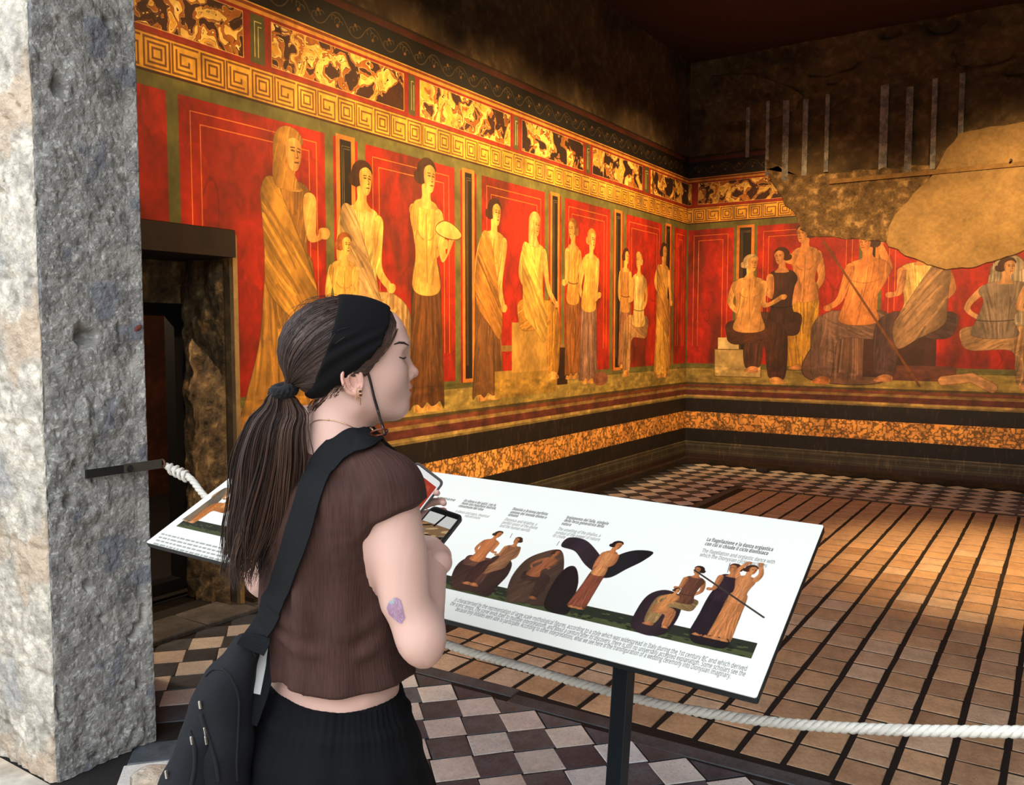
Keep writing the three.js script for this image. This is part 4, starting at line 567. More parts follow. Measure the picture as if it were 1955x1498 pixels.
  const post = (tx0, bx) => { const a = V3(bx, 0, -1.72).sub(baseP), b = V3(tx0, 0.972, -1.72).sub(baseP), len = a.distanceTo(b), geo = new RoundedBoxGeometry(0.04, len, 0.04, 2, 0.003).translate(0, len / 2, 0); geo.applyQuaternion(new THREE.Quaternion().setFromUnitVectors(V3(0, 1, 0), b.clone().sub(a).normalize())).translate(a.x, a.y, a.z); mesh('post', geo, steel, g); mesh('foot_plate', new RoundedBoxGeometry(0.16, 0.01, 0.3, 2, 0.003).translate(a.x, 0.008, 0), steel, g); };
  post(-0.815, -0.872); post(-1.99, -2.04);
  mesh('bearer', box(-2.1, -0.7, 0.955, 0.985, -1.745, -1.695).translate(-baseP.x, 0, -baseP.z).translate(0, -0.0, 0), steel, g);
  tag(g, 'long tilted white information panel with figures and small print on black posts', 'sign');
}
// ---------------------------------------------------------------- iron strap on the jamb and the barrier rope
{
  const y = 1.062, z0 = onPlane(158, 893, 'x', JX).z, z1 = ZF - 0.03, x = JX + 0.006, g = group('wall_bracket'); g.position.set(x, y, (z0 + z1) / 2); const L = z0 - z1;
  const st = std({ color: 0x2e2c29, roughness: 0.45, metalness: 0.7, bumpMap: scaled(grainBump, 6), bumpScale: 0.002 });
  mesh('strap', new RoundedBoxGeometry(0.012, 0.03, L, 2, 0.002).translate(0.01, 0, 0), st, g); mesh('end_spacer', new RoundedBoxGeometry(0.03, 0.028, 0.012, 2, 0.002).translate(-0.004, 0, L / 2 - 0.006), std({ color: 0x8a8a84, roughness: 0.5, metalness: 0.5 }), g);
  mesh('clamp_plate', new RoundedBoxGeometry(0.01, 0.034, 0.15, 2, 0.002).translate(0.017, 0.001, -L / 2 + 0.075), std({ color: 0x5a5348, roughness: 0.5, metalness: 0.6, bumpMap: scaled(grainBump, 6), bumpScale: 0.003 }), g);
  mesh('bolt', merge([new THREE.CylinderGeometry(0.009, 0.009, 0.008, 16).rotateZ(Math.PI / 2).translate(0.025, 0, -L / 2 + 0.13), new THREE.TorusGeometry(0.011, 0.002, 6, 18).rotateY(Math.PI / 2).translate(0.022, 0, -L / 2 + 0.13)]), st, g);
  mesh('eye_ring', new THREE.TorusGeometry(0.014, 0.004, 8, 20).translate(0.012, 0, -L / 2 - 0.008), std({ color: 0x6a4a34, roughness: 0.7, metalness: 0.4 }), g);
  tag(g, 'dark iron strap bolted to the grey jamb, holding the rope end', 'bracket');
  const wool = std({ color: 0xe6e1d6, roughness: 0.95, bumpMap: scaled(fineBump, 1, 30), bumpScale: 0.0008 });
  const A = V3(x + 0.012, y - 0.01, z1 - 0.02), pts = [A, [362, 912], [392, 948], [600, 1110], [850, 1228], [1000, 1273], [1180, 1324], [1300, 1352], [1450, 1375], [1600, 1388], [1750, 1394], [1955, 1397]].map((q, i) => (i ? onPlane(q[0], q[1], 'z', ZF - 0.06 - 0.03 * Math.sin(i / 11 * Math.PI)) : q));
  const e = pts[pts.length - 1]; pts.push(V3(0.35, e.y + 0.10, ZF - 0.06), V3(DX - 0.01, 1.06, ZF - 0.04));
  const cur = new THREE.CatmullRomCurve3(pts), len = cur.getLength(), n = 900, P = cur.getSpacedPoints(n), rope = group('barrier_rope'); rope.position.copy(P[0]);
  for (let k = 0; k < 3; k++) { let nor = V3(0, 1, 0); const q = []; for (let i = 0; i <= n; i++) { const t = P[Math.min(n, i + 1)].clone().sub(P[Math.max(0, i - 1)]).normalize(); nor = nor.clone().addScaledVector(t, -nor.dot(t)).normalize(); const b = new THREE.Vector3().crossVectors(t, nor), a = -i / n * len / 0.056 * 2 * Math.PI + k * 2 * Math.PI / 3; q.push(P[i].clone().addScaledVector(nor, Math.cos(a) * 0.0062).addScaledVector(b, Math.sin(a) * 0.0062).sub(P[0])); } mesh('strand', tube(q, 0.0072, 7), wool, rope); }
  { const t = P[8].clone().sub(P[0]), k = []; for (let i = 0; i <= 60; i++) { const a = i / 60 * Math.PI * 7, s = 0.03 + i / 60 * 0.085; const d = pts[1].clone().sub(pts[0]).normalize(); const nn = V3(0, 1, 0).addScaledVector(d, -d.y).normalize(), bb = new THREE.Vector3().crossVectors(d, nn); k.push(d.clone().multiplyScalar(s).addScaledVector(nn, Math.cos(a) * 0.017).addScaledVector(bb, Math.sin(a) * 0.017)); } mesh('whipping', tube(k, 0.0062, 7), wool, rope).userData.label = 'knotted white rope end'; }
  tag(rope, 'twisted off-white barrier rope sagging across the opening behind the panel post', 'rope');
}

// ---------------------------------------------------------------- the visitor
const PHI = 46 * R, TC = atDepth(634, 1000, 1.51), person = group('person');
person.position.set(TC.x, 0, TC.z); person.rotation.y = YAW - PHI; person.updateMatrixWorld(true);
const invP = person.matrixWorld.clone().invert(), toL = (v) => v.clone().applyMatrix4(invP), dirL = (v) => v.clone().transformDirection(invP);
const J = (px, py, h) => toL(atDepth(px, py, h));                    // photograph point at a distance -> the person's own axes (x right, y up, z back)
const camL = toL(CAM);
function march(sdf, px, py, off = 0) { const d = dirL(ray(px, py)); let t = 0.7; for (let i = 0; i < 120; i++) { const p = camL.clone().addScaledVector(d, t), s = sdf(p.x, p.y, p.z) - off; if (s < 0.0004) return p; t += Math.max(0.0008, s * 0.6); if (t > 3) return null; } return camL.clone().addScaledVector(d, t); }
const gradOf = (sdf, p, e = 0.004) => V3(sdf(p.x + e, p.y, p.z) - sdf(p.x - e, p.y, p.z), sdf(p.x, p.y + e, p.z) - sdf(p.x, p.y - e, p.z), sdf(p.x, p.y, p.z + e) - sdf(p.x, p.y, p.z - e)).normalize();

// joints; the phones come first, the hands close on them
const p1c = atDepth(847, 921, 1.80), p1w = atDepth(792, 878, 1.805).sub(atDepth(848, 921, 1.80)).normalize(), p1l = atDepth(801, 971, 1.795).sub(atDepth(848, 921, 1.80)).normalize();
const p2c = atDepth(883, 984, 1.71), p2w = HR.clone().multiplyScalar(-0.84).add(V3(0, 0.17, 0)).addScaledVector(HF, 0.45).normalize(), p2l = HR.clone().multiplyScalar(-0.52).add(V3(0, -0.52, 0)).addScaledVector(HF, -0.7); p2l.addScaledVector(p2w, -p2l.dot(p2w)).normalize();
const p2n = new THREE.Vector3().crossVectors(p2l, p2w).normalize(); if (p2n.y < 0) p2n.negate();
const rSh = J(742, 934, 1.405), rEl = J(804, 1218, 1.385), rWr = J(830, 1062, 1.585), rHand = rWr.clone().addScaledVector(dirL(HF.clone().multiplyScalar(0.9).addScaledVector(HR, -0.38).add(V3(0, 0.12, 0)).normalize()), 0.09);
const lSh = V3(-0.155, 1.30, -0.02), lEl = J(512, 1098, 1.61), lWr = J(726, 1012, 1.80), lHand = J(790, 980, 1.825);
// trunk as a stack of ovals
const tA = table([[0.70, 0.14], [0.84, 0.145], [0.92, 0.138], [1.0, 0.124], [1.08, 0.130], [1.2, 0.150], [1.27, 0.152], [1.32, 0.118], [1.36, 0.066], [1.42, 0.05]]);
const tB = table([[0.70, 0.10], [0.84, 0.105], [0.92, 0.098], [1.0, 0.092], [1.1, 0.104], [1.2, 0.108], [1.27, 0.098], [1.33, 0.076], [1.37, 0.056], [1.42, 0.05]]);
const tZ = table([[0.8, 0.01], [0.95, 0.0], [1.1, 0.0], [1.25, 0.012], [1.36, 0.01]]);
const oval = (x, y, z, da, db) => { const a = tA(y) + da, b = tB(y) + db, q = z - tZ(y), k = (Math.abs(x / a) ** 2.3 + Math.abs(q / b) ** 2.3) ** (1 / 2.3); return (k - 1) * Math.min(a, b) * 0.92; };
const trunk = (x, y, z) => Math.max(oval(x, y, z, 0, 0), 0.62 - y, y - 1.42);
const rMid = J(763, 1060, 1.395), rLow = J(773, 1145, 1.39), elTip = J(811, 1249, 1.385);
const arms = (x, y, z) => { let d = Math.min(capsule(x, y, z, rSh, rMid, 0.046, 0.0465), capsule(x, y, z, rMid, rLow, 0.0465, 0.042), capsule(x, y, z, rLow, rEl, 0.042, 0.033)); d = smin(d, capsule(x, y, z, rEl, rWr, 0.037, 0.025), 0.03); d = smin(d, Math.hypot(x - elTip.x, y - elTip.y, z - elTip.z) - 0.016, 0.03); const e = smin(capsule(x, y, z, lSh, lEl, 0.05, 0.038), capsule(x, y, z, lEl, lWr, 0.038, 0.024), 0.03); return Math.min(d, e); };
const legs = (x, y, z) => Math.min(...[-1, 1].map((s) => { const h = V3(s * 0.085, 0.8, 0.0), k = V3(s * 0.08, 0.47, -0.02), a = V3(s * 0.08, 0.1, 0.02); return smin(smin(capsule(x, y, z, h, k, 0.085, 0.055), capsule(x, y, z, k, a, 0.055, 0.036), 0.03), capsule(x, y, z, a, V3(s * 0.09, 0.055, -0.12), 0.04, 0.028), 0.02); }));
const traps = (x, y, z) => capsule(Math.abs(x), y, z, V3(0.02, 1.372, 0.015), V3(0.12, 1.305, 0.0), 0.032, 0.04);
const bodySdf = (x, y, z) => smin(smin(smin(trunk(x, y, z), traps(x, y, z), 0.03), arms(x, y, z), 0.03), legs(x, y, z), 0.04);

// head, in its own axes: f forward, u up, s towards the viewer's side
const TURN = 20 * R, headF = dirL(HR.clone().multiplyScalar(Math.cos(TURN)).addScaledVector(HF, Math.sin(TURN))), headU = V3(0, 1, 0), headS = new THREE.Vector3().crossVectors(headF, headU).normalize();
const H0 = J(663, 718, 1.47), hp = (f, u, s) => H0.clone().addScaledVector(headF, f).addScaledVector(headU, u).addScaledVector(headS, s);
const toH = (x, y, z) => { const v = V3(x, y, z).sub(H0); return [v.dot(headF), v.dot(headU), v.dot(headS)]; };
const HV = (f, u, s) => V3(f, u, s);
const skull = (f, u, s, o = 0) => ellipsoid(f, u, s, 0.002, 0.046, 0, 0.096 + o, 0.078 + o, 0.073 + o);
const earC = [-0.004, -0.001];
function headSdf(f, u, s) {
  const as = Math.abs(s);
  let d = skull(f, u, s);
  d = smin(d, ellipsoid(f, u, s, 0.046, 0.012, 0, 0.056, 0.085, 0.056), 0.03);
  d = smin(d, ellipsoid(f, u, s, 0.067, 0.068, 0, 0.031, 0.043, 0.05), 0.03);                 // forehead
  d = smin(d, capsule(f, u, as, HV(0.012, -0.042, 0.047), HV(0.078, -0.058, 0.014), 0.018, 0.019), 0.032);   // jaw
  d = smin(d, ellipsoid(f, u, s, 0.090, -0.056, 0, 0.0175, 0.016, 0.02), 0.018);              // chin
  d = smin(d, ellipsoid(f, u, s, 0.084, -0.024, 0, 0.026, 0.024, 0.028), 0.02);               // mouth
  d = smin(d, ellipsoid(f, u, as, 0.064, 0.0, 0.037, 0.026, 0.026, 0.02), 0.03);              // cheek
  d = smin(d, ellipsoid(f, u, as, 0.086, 0.054, 0.02, 0.018, 0.010, 0.026), 0.016);           // brow
  d = smax(d, -ellipsoid(f, u, as, 0.107, 0.036, 0.033, 0.018, 0.012, 0.018), 0.014);         // socket
  d = smin(d, ellipsoid(f, u, as, 0.083, 0.036, 0.032, 0.0135, 0.0115, 0.0145), 0.004);       // eyelid
  d = smin(d, capsule(f, u, s, HV(0.095, 0.042, 0), HV(0.114, 0.008, 0), 0.0065, 0.0095), 0.012);      // nose
  d = smin(d, ellipsoid(f, u, s, 0.117, 0.004, 0, 0.010, 0.0085, 0.0095), 0.006);
  d = smin(d, ellipsoid(f, u, as, 0.106, -0.001, 0.0115, 0.010, 0.0075, 0.0065), 0.007);
  d = smin(d, ellipsoid(f, u, s, 0.1065, -0.0195, 0, 0.0085, 0.0055, 0.017), 0.005);          // lips
  d = smin(d, ellipsoid(f, u, s, 0.1045, -0.0325, 0, 0.0085, 0.006, 0.015), 0.005);
  d = smax(d, -ellipsoid(f, u, s, 0.114, -0.0262, 0, 0.014, 0.0016, 0.022), 0.003);
  // neck
  d = smin(d, capsule(f, u, s, HV(-0.004, -0.03, 0), HV(-0.022, -0.15, 0), 0.049, 0.055), 0.03);
  // ears: a tilted dish with a rim and lobe
  const ef = f - earC[0], eu = u - earC[1], c = Math.cos(0.22), sn = Math.sin(0.22), p = ef * c + eu * sn, q = -ef * sn + eu * c, side = as - (0.0745 - p * 0.28 + 0.003);
  const rim = Math.hypot(Math.hypot(p / 0.66, q * (q < 0 ? 1.0 : 1.08)) - 0.0255, side * 1.05) - 0.0046, bowl = Math.max(Math.hypot(p / 0.66, q) - 0.0255, Math.abs(side + 0.006) - 0.0022), anti = Math.hypot(Math.hypot((p - 0.002) / 0.6, (q + 0.003)) - 0.0145, (side + 0.0015)) - 0.0032;
  const lobe = ellipsoid(p, q, side, 0.003, -0.0265, -0.001, 0.0075, 0.0085, 0.0042), tragus = ellipsoid(p, q, side, 0.0125, -0.003, -0.003, 0.0045, 0.006, 0.005);
  d = smin(d, smin(smin(rim, bowl, 0.004), smin(anti, lobe, 0.005), 0.003), 0.004); d = smin(d, tragus, 0.004);
  return d;
}
const headWorld = (x, y, z) => headSdf(...toH(x, y, z));
// a hand: palm and five bent fingers
function handGeo(wrist, palm, across, normal, curl, tipsTo) { // across: from little finger to thumb side; normal: out of the palm
  const F = palm.clone().sub(wrist).normalize(); across = across.clone().addScaledVector(F, -across.dot(F)).normalize(); const N = new THREE.Vector3().crossVectors(F, across).normalize(); if (N.dot(normal) < 0) N.negate();
  const P = (a, b, c) => wrist.clone().addScaledVector(F, a).addScaledVector(across, b).addScaledVector(N, c), bones = [];
  const chain = (b, lens, c0, spread, r) => { let p = P(0.088, b, 0), a = c0; for (let i = 0; i < 3; i++) { const q = p.clone().addScaledVector(F, Math.cos(a) * lens[i]).addScaledVector(N, Math.sin(a) * lens[i]).addScaledVector(across, spread * lens[i]); bones.push([p, q, r - i * 0.0007, r - (i + 1) * 0.0007]); p = q; a += curl * (i ? 0.8 : 1); } };
  chain(0.026, [0.04, 0.024, 0.019], curl * 0.5, 0.08, 0.0086); chain(0.008, [0.044, 0.027, 0.02], curl * 0.55, 0.0, 0.0088); chain(-0.01, [0.041, 0.025, 0.019], curl * 0.6, -0.05, 0.0084); chain(-0.027, [0.032, 0.019, 0.017], curl * 0.65, -0.12, 0.0076);
  const t0 = P(0.025, 0.028, 0.008), t1 = P(0.055, 0.048, 0.022), t2 = P(0.085, 0.046, 0.032), t3 = P(0.105, 0.038, 0.034); bones.push([t0, t1, 0.013, 0.011], [t1, t2, 0.0108, 0.0095], [t2, t3, 0.0095, 0.008]);
  const pal = [[P(0, 0.0, 0), P(0.085, 0.022, 0), 0.021, 0.012], [P(0.0, -0.004, 0), P(0.085, 0.004, 0), 0.022, 0.0125], [P(0, -0.008, 0), P(0.083, -0.012, 0), 0.021, 0.012], [P(0.0, -0.01, 0), P(0.08, -0.026, 0), 0.02, 0.011], [wrist.clone().addScaledVector(F, -0.03), P(0.02, 0, 0), 0.024, 0.022]];
  const sdf = (x, y, z) => { let d = 9; for (const b of pal) d = smin(d, capsule(x, y, z, ...b), 0.01); for (const b of bones) d = smin(d, capsule(x, y, z, ...b), 0.0035); return d; };
  const all = [...bones, ...pal].flatMap((b) => [b[0], b[1]]), lo = all[0].clone(), hi = all[0].clone(); all.forEach((p) => { lo.min(p); hi.max(p); });
  return surfaceNets(sdf, lo.subScalar(0.03), hi.addScalar(0.03), 0.003);
}
const skinC = [0.565, 0.36, 0.30], rosy = [0.62, 0.31, 0.25], lipC = [0.50, 0.20, 0.18];
const blend = (a, b, t) => a.map((v, i) => lerp(v, b[i], t));
function paintSkin(g, f) { const p = g.attributes.position, c = []; for (let i = 0; i < p.count; i++) c.push(...f(p.getX(i), p.getY(i), p.getZ(i))); g.setAttribute('color', new THREE.Float32BufferAttribute(c, 3)); return g; }
{
  const mottle = (x, y, z) => { const n = vnoise3(x * 30, y * 30, z * 30, 3); return blend(skinC, rosy, 0.22 * n); };
  const parts = [];
  parts.push(paintSkin(surfaceNets(bodySdf, V3(-0.34, 0.0, -0.42), V3(0.36, 1.44, 0.2), 0.0085), mottle));
  const hg = surfaceNets(headSdf, V3(-0.12, -0.21, -0.13), V3(0.14, 0.14, 0.13), 0.0026);
  paintSkin(hg, (f, u, s) => { const n = vnoise3(f * 40, u * 40, s * 40, 5); let c = blend(skinC, rosy, 0.2 * n); const lip = Math.min(ellipsoid(f, u, s, 0.109, -0.0195, 0, 0.0095, 0.006, 0.018), ellipsoid(f, u, s, 0.107, -0.0325, 0, 0.0095, 0.0065, 0.016)); if (lip < 0.0012) c = blend(c, lipC, 0.75); const e = Math.hypot((f - earC[0]) / 0.7, u - earC[1]); if (Math.abs(s) > 0.067 && e < 0.037) c = blend(c, [0.66, 0.30, 0.22], 0.45); const nose = Math.hypot(f - 0.118, u - 0.004, s); if (nose < 0.02) c = blend(c, rosy, 0.4); return c; });
  { const p = hg.attributes.position; for (let i = 0; i < p.count; i++) { const q = hp(p.getX(i), p.getY(i), p.getZ(i)); p.setXYZ(i, q.x, q.y, q.z); } hg.computeVertexNormals(); }
  parts.push(hg);
  const rp = dirL(HR.clone().multiplyScalar(0.35).addScaledVector(HF, 0.5).add(V3(0, 0.75, 0)));
  parts.push(paintSkin(handGeo(rWr, rHand, dirL(p2w), dirL(p2n), 0.22), mottle));
  parts.push(paintSkin(handGeo(lWr, lHand, dirL(V3(0, 1, 0)), dirL(HF.clone().multiplyScalar(-1)), 0.7), mottle));
  const skin = new THREE.MeshPhysicalMaterial({ vertexColors: true, roughness: 0.52, sheen: 0.15, sheenRoughness: 0.6, bumpMap: scaled(fineBump, 1), bumpScale: 0.0 });
  const merged = mergeGeometries(parts.map((g) => { const n = g.toNonIndexed(); n.deleteAttribute('uv'); return n; }));
  mesh('body', merged, skin, person).userData.label = 'fair bare skin of face, neck, arms and waist';
}
// ---- shirt
const shA = (y) => lerp(0.012, 0.006, smooth(1.0, 1.25, y)) + 0.012 * smooth(1.15, 0.95, y);
const rSl = rSh.clone().lerp(rEl, 0.38), lSl = lSh.clone().lerp(lEl, 0.4);
const cutP = J(752, 978, 1.36), cutN = dirL(HR.clone().multiplyScalar(0.42).add(V3(0, -0.86, 0)).addScaledVector(HF, -0.1)).normalize();
const creases = [];                                                   // cloth folds, filled in once the plain shirt is known
const creaseAt = (x, y, z) => { let d = 0; for (const [a, b, h, r] of creases) { const q = capsule(x, y, z, a, b, 0, 0); if (q < 3 * r) d -= h * Math.exp(-((q / r) ** 2)); } return d; };
const foldS = (x, y, z) => { const a = Math.atan2(x, z); return Math.sin(a * 11 + y * 5 + 1.3 * Math.sin(y * 9)) * 0.0038 * smooth(1.3, 1.1, y) + (vnoise3(x * 13, y * 7, z * 13, 8) - 0.5) * 0.016 * smooth(1.28, 1.0, y) + (vnoise3(x * 45, y * 16, z * 45, 12) - 0.5) * 0.0022; };
function shirtSdf(x, y, z) {
  let d = Math.max(oval(x, y, z, shA(y), shA(y)), y - 1.40);
  let r = smin(capsule(x, y, z, rSh, rSl, 0.057, 0.060), 9, 0.01); r = Math.max(r, (x - cutP.x) * cutN.x + (y - cutP.y) * cutN.y + (z - cutP.z) * cutN.z);
  const la = lEl.clone().sub(lSh).normalize(), l = Math.max(capsule(x, y, z, lSh, lSl, 0.058, 0.058), (x - lSl.x) * la.x + (y - lSl.y) * la.y + (z - lSl.z) * la.z);
  const trap = Math.min(capsule(x, y, z, V3(0.03, 1.372, 0.01), rSh, 0.047, 0.050), capsule(x, y, z, V3(-0.03, 1.335, 0.01), lSh, 0.052, 0.052));
  d = smin(d, trap, 0.035); d = smin(d, r, 0.03); d = smin(d, l, 0.03);
  d += foldS(x, y, z) + (creases.length ? creaseAt(x, y, z) : 0);
  const hem = 0.945 + 0.004 * Math.sin(x * 40); d = Math.max(d, hem - y);
  return d;
}
{
  const lines = [[[[613, 912], [628, 985], [653, 1095]], 0.006, 0.010], [[[636, 930], [655, 1010], [690, 1105]], 0.005, 0.009], [[[676, 886], [667, 938], [672, 990]], 0.006, 0.009], [[[690, 950], [692, 985], [706, 1030]], 0.007, 0.009], [[[765, 1185], [725, 1225], [680, 1255]], 0.006, 0.011], [[[745, 1150], [700, 1190], [640, 1215]], 0.004, 0.012], [[[528, 1150], [545, 1185], [590, 1205]], 0.007, 0.010], [[[526, 1205], [560, 1235], [620, 1250]], 0.006, 0.010], [[[560, 1120], [575, 1170], [585, 1215]], 0.005, 0.011]];
  const found = []; for (const [pts, h, r] of lines) { const p = pts.map(([x, y]) => march(shirtSdf, x, y)).filter((v) => v && v.y > 0.94 && v.z > -0.06); if (p.length < 2) continue; const c = spline(p, 8); for (let i = 0; i < 8; i++) found.push([c[i], c[i + 1], h * Math.sin((i + 0.5) / 8 * Math.PI) ** 0.6, r]); } creases.push(...found);
}
const neckA = hp(-0.022, -0.105, 0), neckB = hp(-0.006, -0.02, 0);
const shirtCut = (x, y, z) => Math.max(shirtSdf(x, y, z), -capsule(x, y, z, neckA, neckB, 0.057, 0.062));
const tn2 = (x, y, nx, ny, sd) => { const ix = Math.floor(x), iy = Math.floor(y); let fx = x - ix, fy = y - iy; fx = fx * fx * (3 - 2 * fx); fy = fy * fy * (3 - 2 * fy); const a = hash(ix % nx, iy % ny, sd), b = hash((ix + 1) % nx, iy % ny, sd), c = hash(ix % nx, (iy + 1) % ny, sd), d = hash((ix + 1) % nx, (iy + 1) % ny, sd); return a + (b - a) * fx + (c - a) * fy + (a - b - c + d) * fx * fy; };
const ribTex = pixelTex(256, 256, (x, y) => { const a = tn2(x / 256 * 64, y / 256 * 4, 64, 4, 3) * 0.7 + tnoise(x / 256 * 128, y / 256 * 128, 128, 5) * 0.3; const v = a * 255; return [v, v, v]; }, false);
const shirtTex = pixelTex(256, 256, (x, y) => { const a = tn2(x / 256 * 96, y / 256 * 6, 96, 6, 3), b = tfbm(x / 256, y / 256, 4, 4, 8), k = 0.82 + a * 0.22 + (b - 0.5) * 0.25; return [64 * k, 41 * k, 35 * k]; });
const wrapUv = (x, y, z) => [Math.atan2(x, z) * 0.14 / 0.12, y / 0.12];
{
  const g = surfaceNets(shirtCut, V3(-0.3, 0.92, -0.24), V3(0.32, 1.43, 0.2), 0.005, { uv: wrapUv });
  mesh('t_shirt', g, new THREE.MeshPhysicalMaterial({ map: shirtTex, roughness: 0.9, specularIntensity: 0.5, sheen: 0.12, sheenRoughness: 0.5, sheenColor: new THREE.Color(0.35, 0.25, 0.22), bumpMap: ribTex, bumpScale: 0.0012 }), person).userData.label = 'dark brown cropped cap-sleeve top';
}
// ---- skirt: gathered waistband and long folds
{
  const na = 240, nh = 110, pos = [], uv = [], idx = [], yT = 0.912, yB = 0.16;
  const skA = table([[0.16, 0.33], [0.5, 0.262], [0.7, 0.222], [0.8, 0.196], [0.87, 0.170], [0.9, 0.152], [0.912, 0.148]]), skB = table([[0.16, 0.29], [0.5, 0.215], [0.7, 0.172], [0.8, 0.148], [0.87, 0.126], [0.9, 0.110], [0.912, 0.106]]);
  const P = (i, y, off) => { const a = i / na * Math.PI * 2, amp = 0.0035 + 0.03 * smooth(0.9, 0.2, y), f = Math.sin(a * 9 + 2 * Math.sin(a * 2)) * 0.6 + Math.sin(a * 17 + 1.2) * 0.35, gather = Math.sin(a * 64 + Math.sin(a * 5) * 3) * 0.0028 * smooth(0.80, 0.895, y) * (0.4 + 0.6 * vnoise(Math.sin(a) * 4 + 9, Math.cos(a) * 4 + 9, 5)), pin = -0.004 * Math.exp(-(((y - 0.882) / 0.006) ** 2)), k = f * amp + gather + pin + off, s = Math.sin(a), c = Math.cos(a); return [s * (skA(y) + k), y, c * (skB(y) + k) + tZ(Math.max(0.8, y))]; };
  for (let j = 0; j <= nh; j++) for (let i = 0; i <= na; i++) { const t = j / nh, y = lerp(yT, yB, t ** 1.4); pos.push(...P(i, y, 0)); uv.push(i / na * 8, y * 6); }
  for (let i = 0; i <= na; i++) { pos.push(...P(i, yT + 0.002, -0.012)); uv.push(i / na * 8, yT * 6 + 0.1); }
  const n = na + 1; for (let j = 0; j < nh; j++) for (let i = 0; i < na; i++) { const a = j * n + i; idx.push(a, a + n, a + 1, a + 1, a + n, a + n + 1); } for (let i = 0; i < na; i++) { const a = i, b = (nh + 1) * n + i; idx.push(a, a + 1, b, a + 1, b + 1, b); }
  const g = new THREE.BufferGeometry(); g.setAttribute('position', new THREE.Float32BufferAttribute(pos, 3)); g.setAttribute('uv', new THREE.Float32BufferAttribute(uv, 2)); g.setIndex(idx); g.computeVertexNormals();
  mesh('skirt', g, new THREE.MeshPhysicalMaterial({ color: 0x07080b, roughness: 0.9, specularIntensity: 0.35, bumpMap: scaled(fineBump, 6), bumpScale: 0.0006 }), person).userData.label = 'long black skirt with a gathered waistband';
}
// ---- shoes
for (const s of [-1, 1]) { const g = surfaceNets((x, y, z) => smin(capsule(x, y, z, V3(s * 0.082, 0.055, 0.03), V3(s * 0.092, 0.042, -0.15), 0.05, 0.04), 9, 0.01) + Math.max(0, 0.0), V3(s * 0.085 - 0.08, 0.002, -0.22), V3(s * 0.085 + 0.08, 0.12, 0.11), 0.008); const p = g.attributes.position; for (let i = 0; i < p.count; i++) p.setY(i, Math.max(0.003, p.getY(i))); g.computeVertexNormals(); mesh('shoe', g, std({ color: 0x22201f }), person); }
// ---- hair
const hairTex = pixelTex(256, 256, (x, y) => { const a = tnoise(x / 256 * 90, y / 256 * 90, 90, 4), k = 0.6 + a * 0.9; return [52 * k, 34 * k, 28 * k]; });
const hairMats = [[0.026, 0.0125, 0.009], [0.056, 0.027, 0.017], [0.013, 0.0065, 0.005]].map((c) => new THREE.MeshPhysicalMaterial({ color: new THREE.Color().setRGB(...c), roughness: 0.55, specularIntensity: 0.6, sheen: 0.1, sheenRoughness: 0.4, sheenColor: new THREE.Color(0.3, 0.14, 0.08) }));
const gLine = table([[-0.11, -0.046], [-0.06, -0.048], [-0.03, -0.02], [0.0, -0.002], [0.02, 0.004], [0.03, 0.012], [0.038, 0.024], [0.048, 0.042], [0.06, 0.062], [0.075, 0.078], [0.09, 0.088], [0.1, 0.1]]);
const capSdf = (f, u, s) => { const o = 0.013 + 0.006 * smooth(0.02, -0.08, f); let d = ellipsoid(f, u, s, 0.003, 0.046, 0, 0.099 + o, 0.079 + o * 0.85, 0.0735 + o * 0.8); d = Math.max(d, -(ellipsoid(f, u, s, 0.002, 0.046, 0, 0.09, 0.072, 0.066))); const line = gLine(f) - u + 0.006 * (vnoise(f * 90, s * 60, 3) - 0.5); return smax(d, line, 0.012); };
const hairG = group; // strands are gathered into one mesh per tone
const tie = HV(-0.112, -0.022, 0.004);
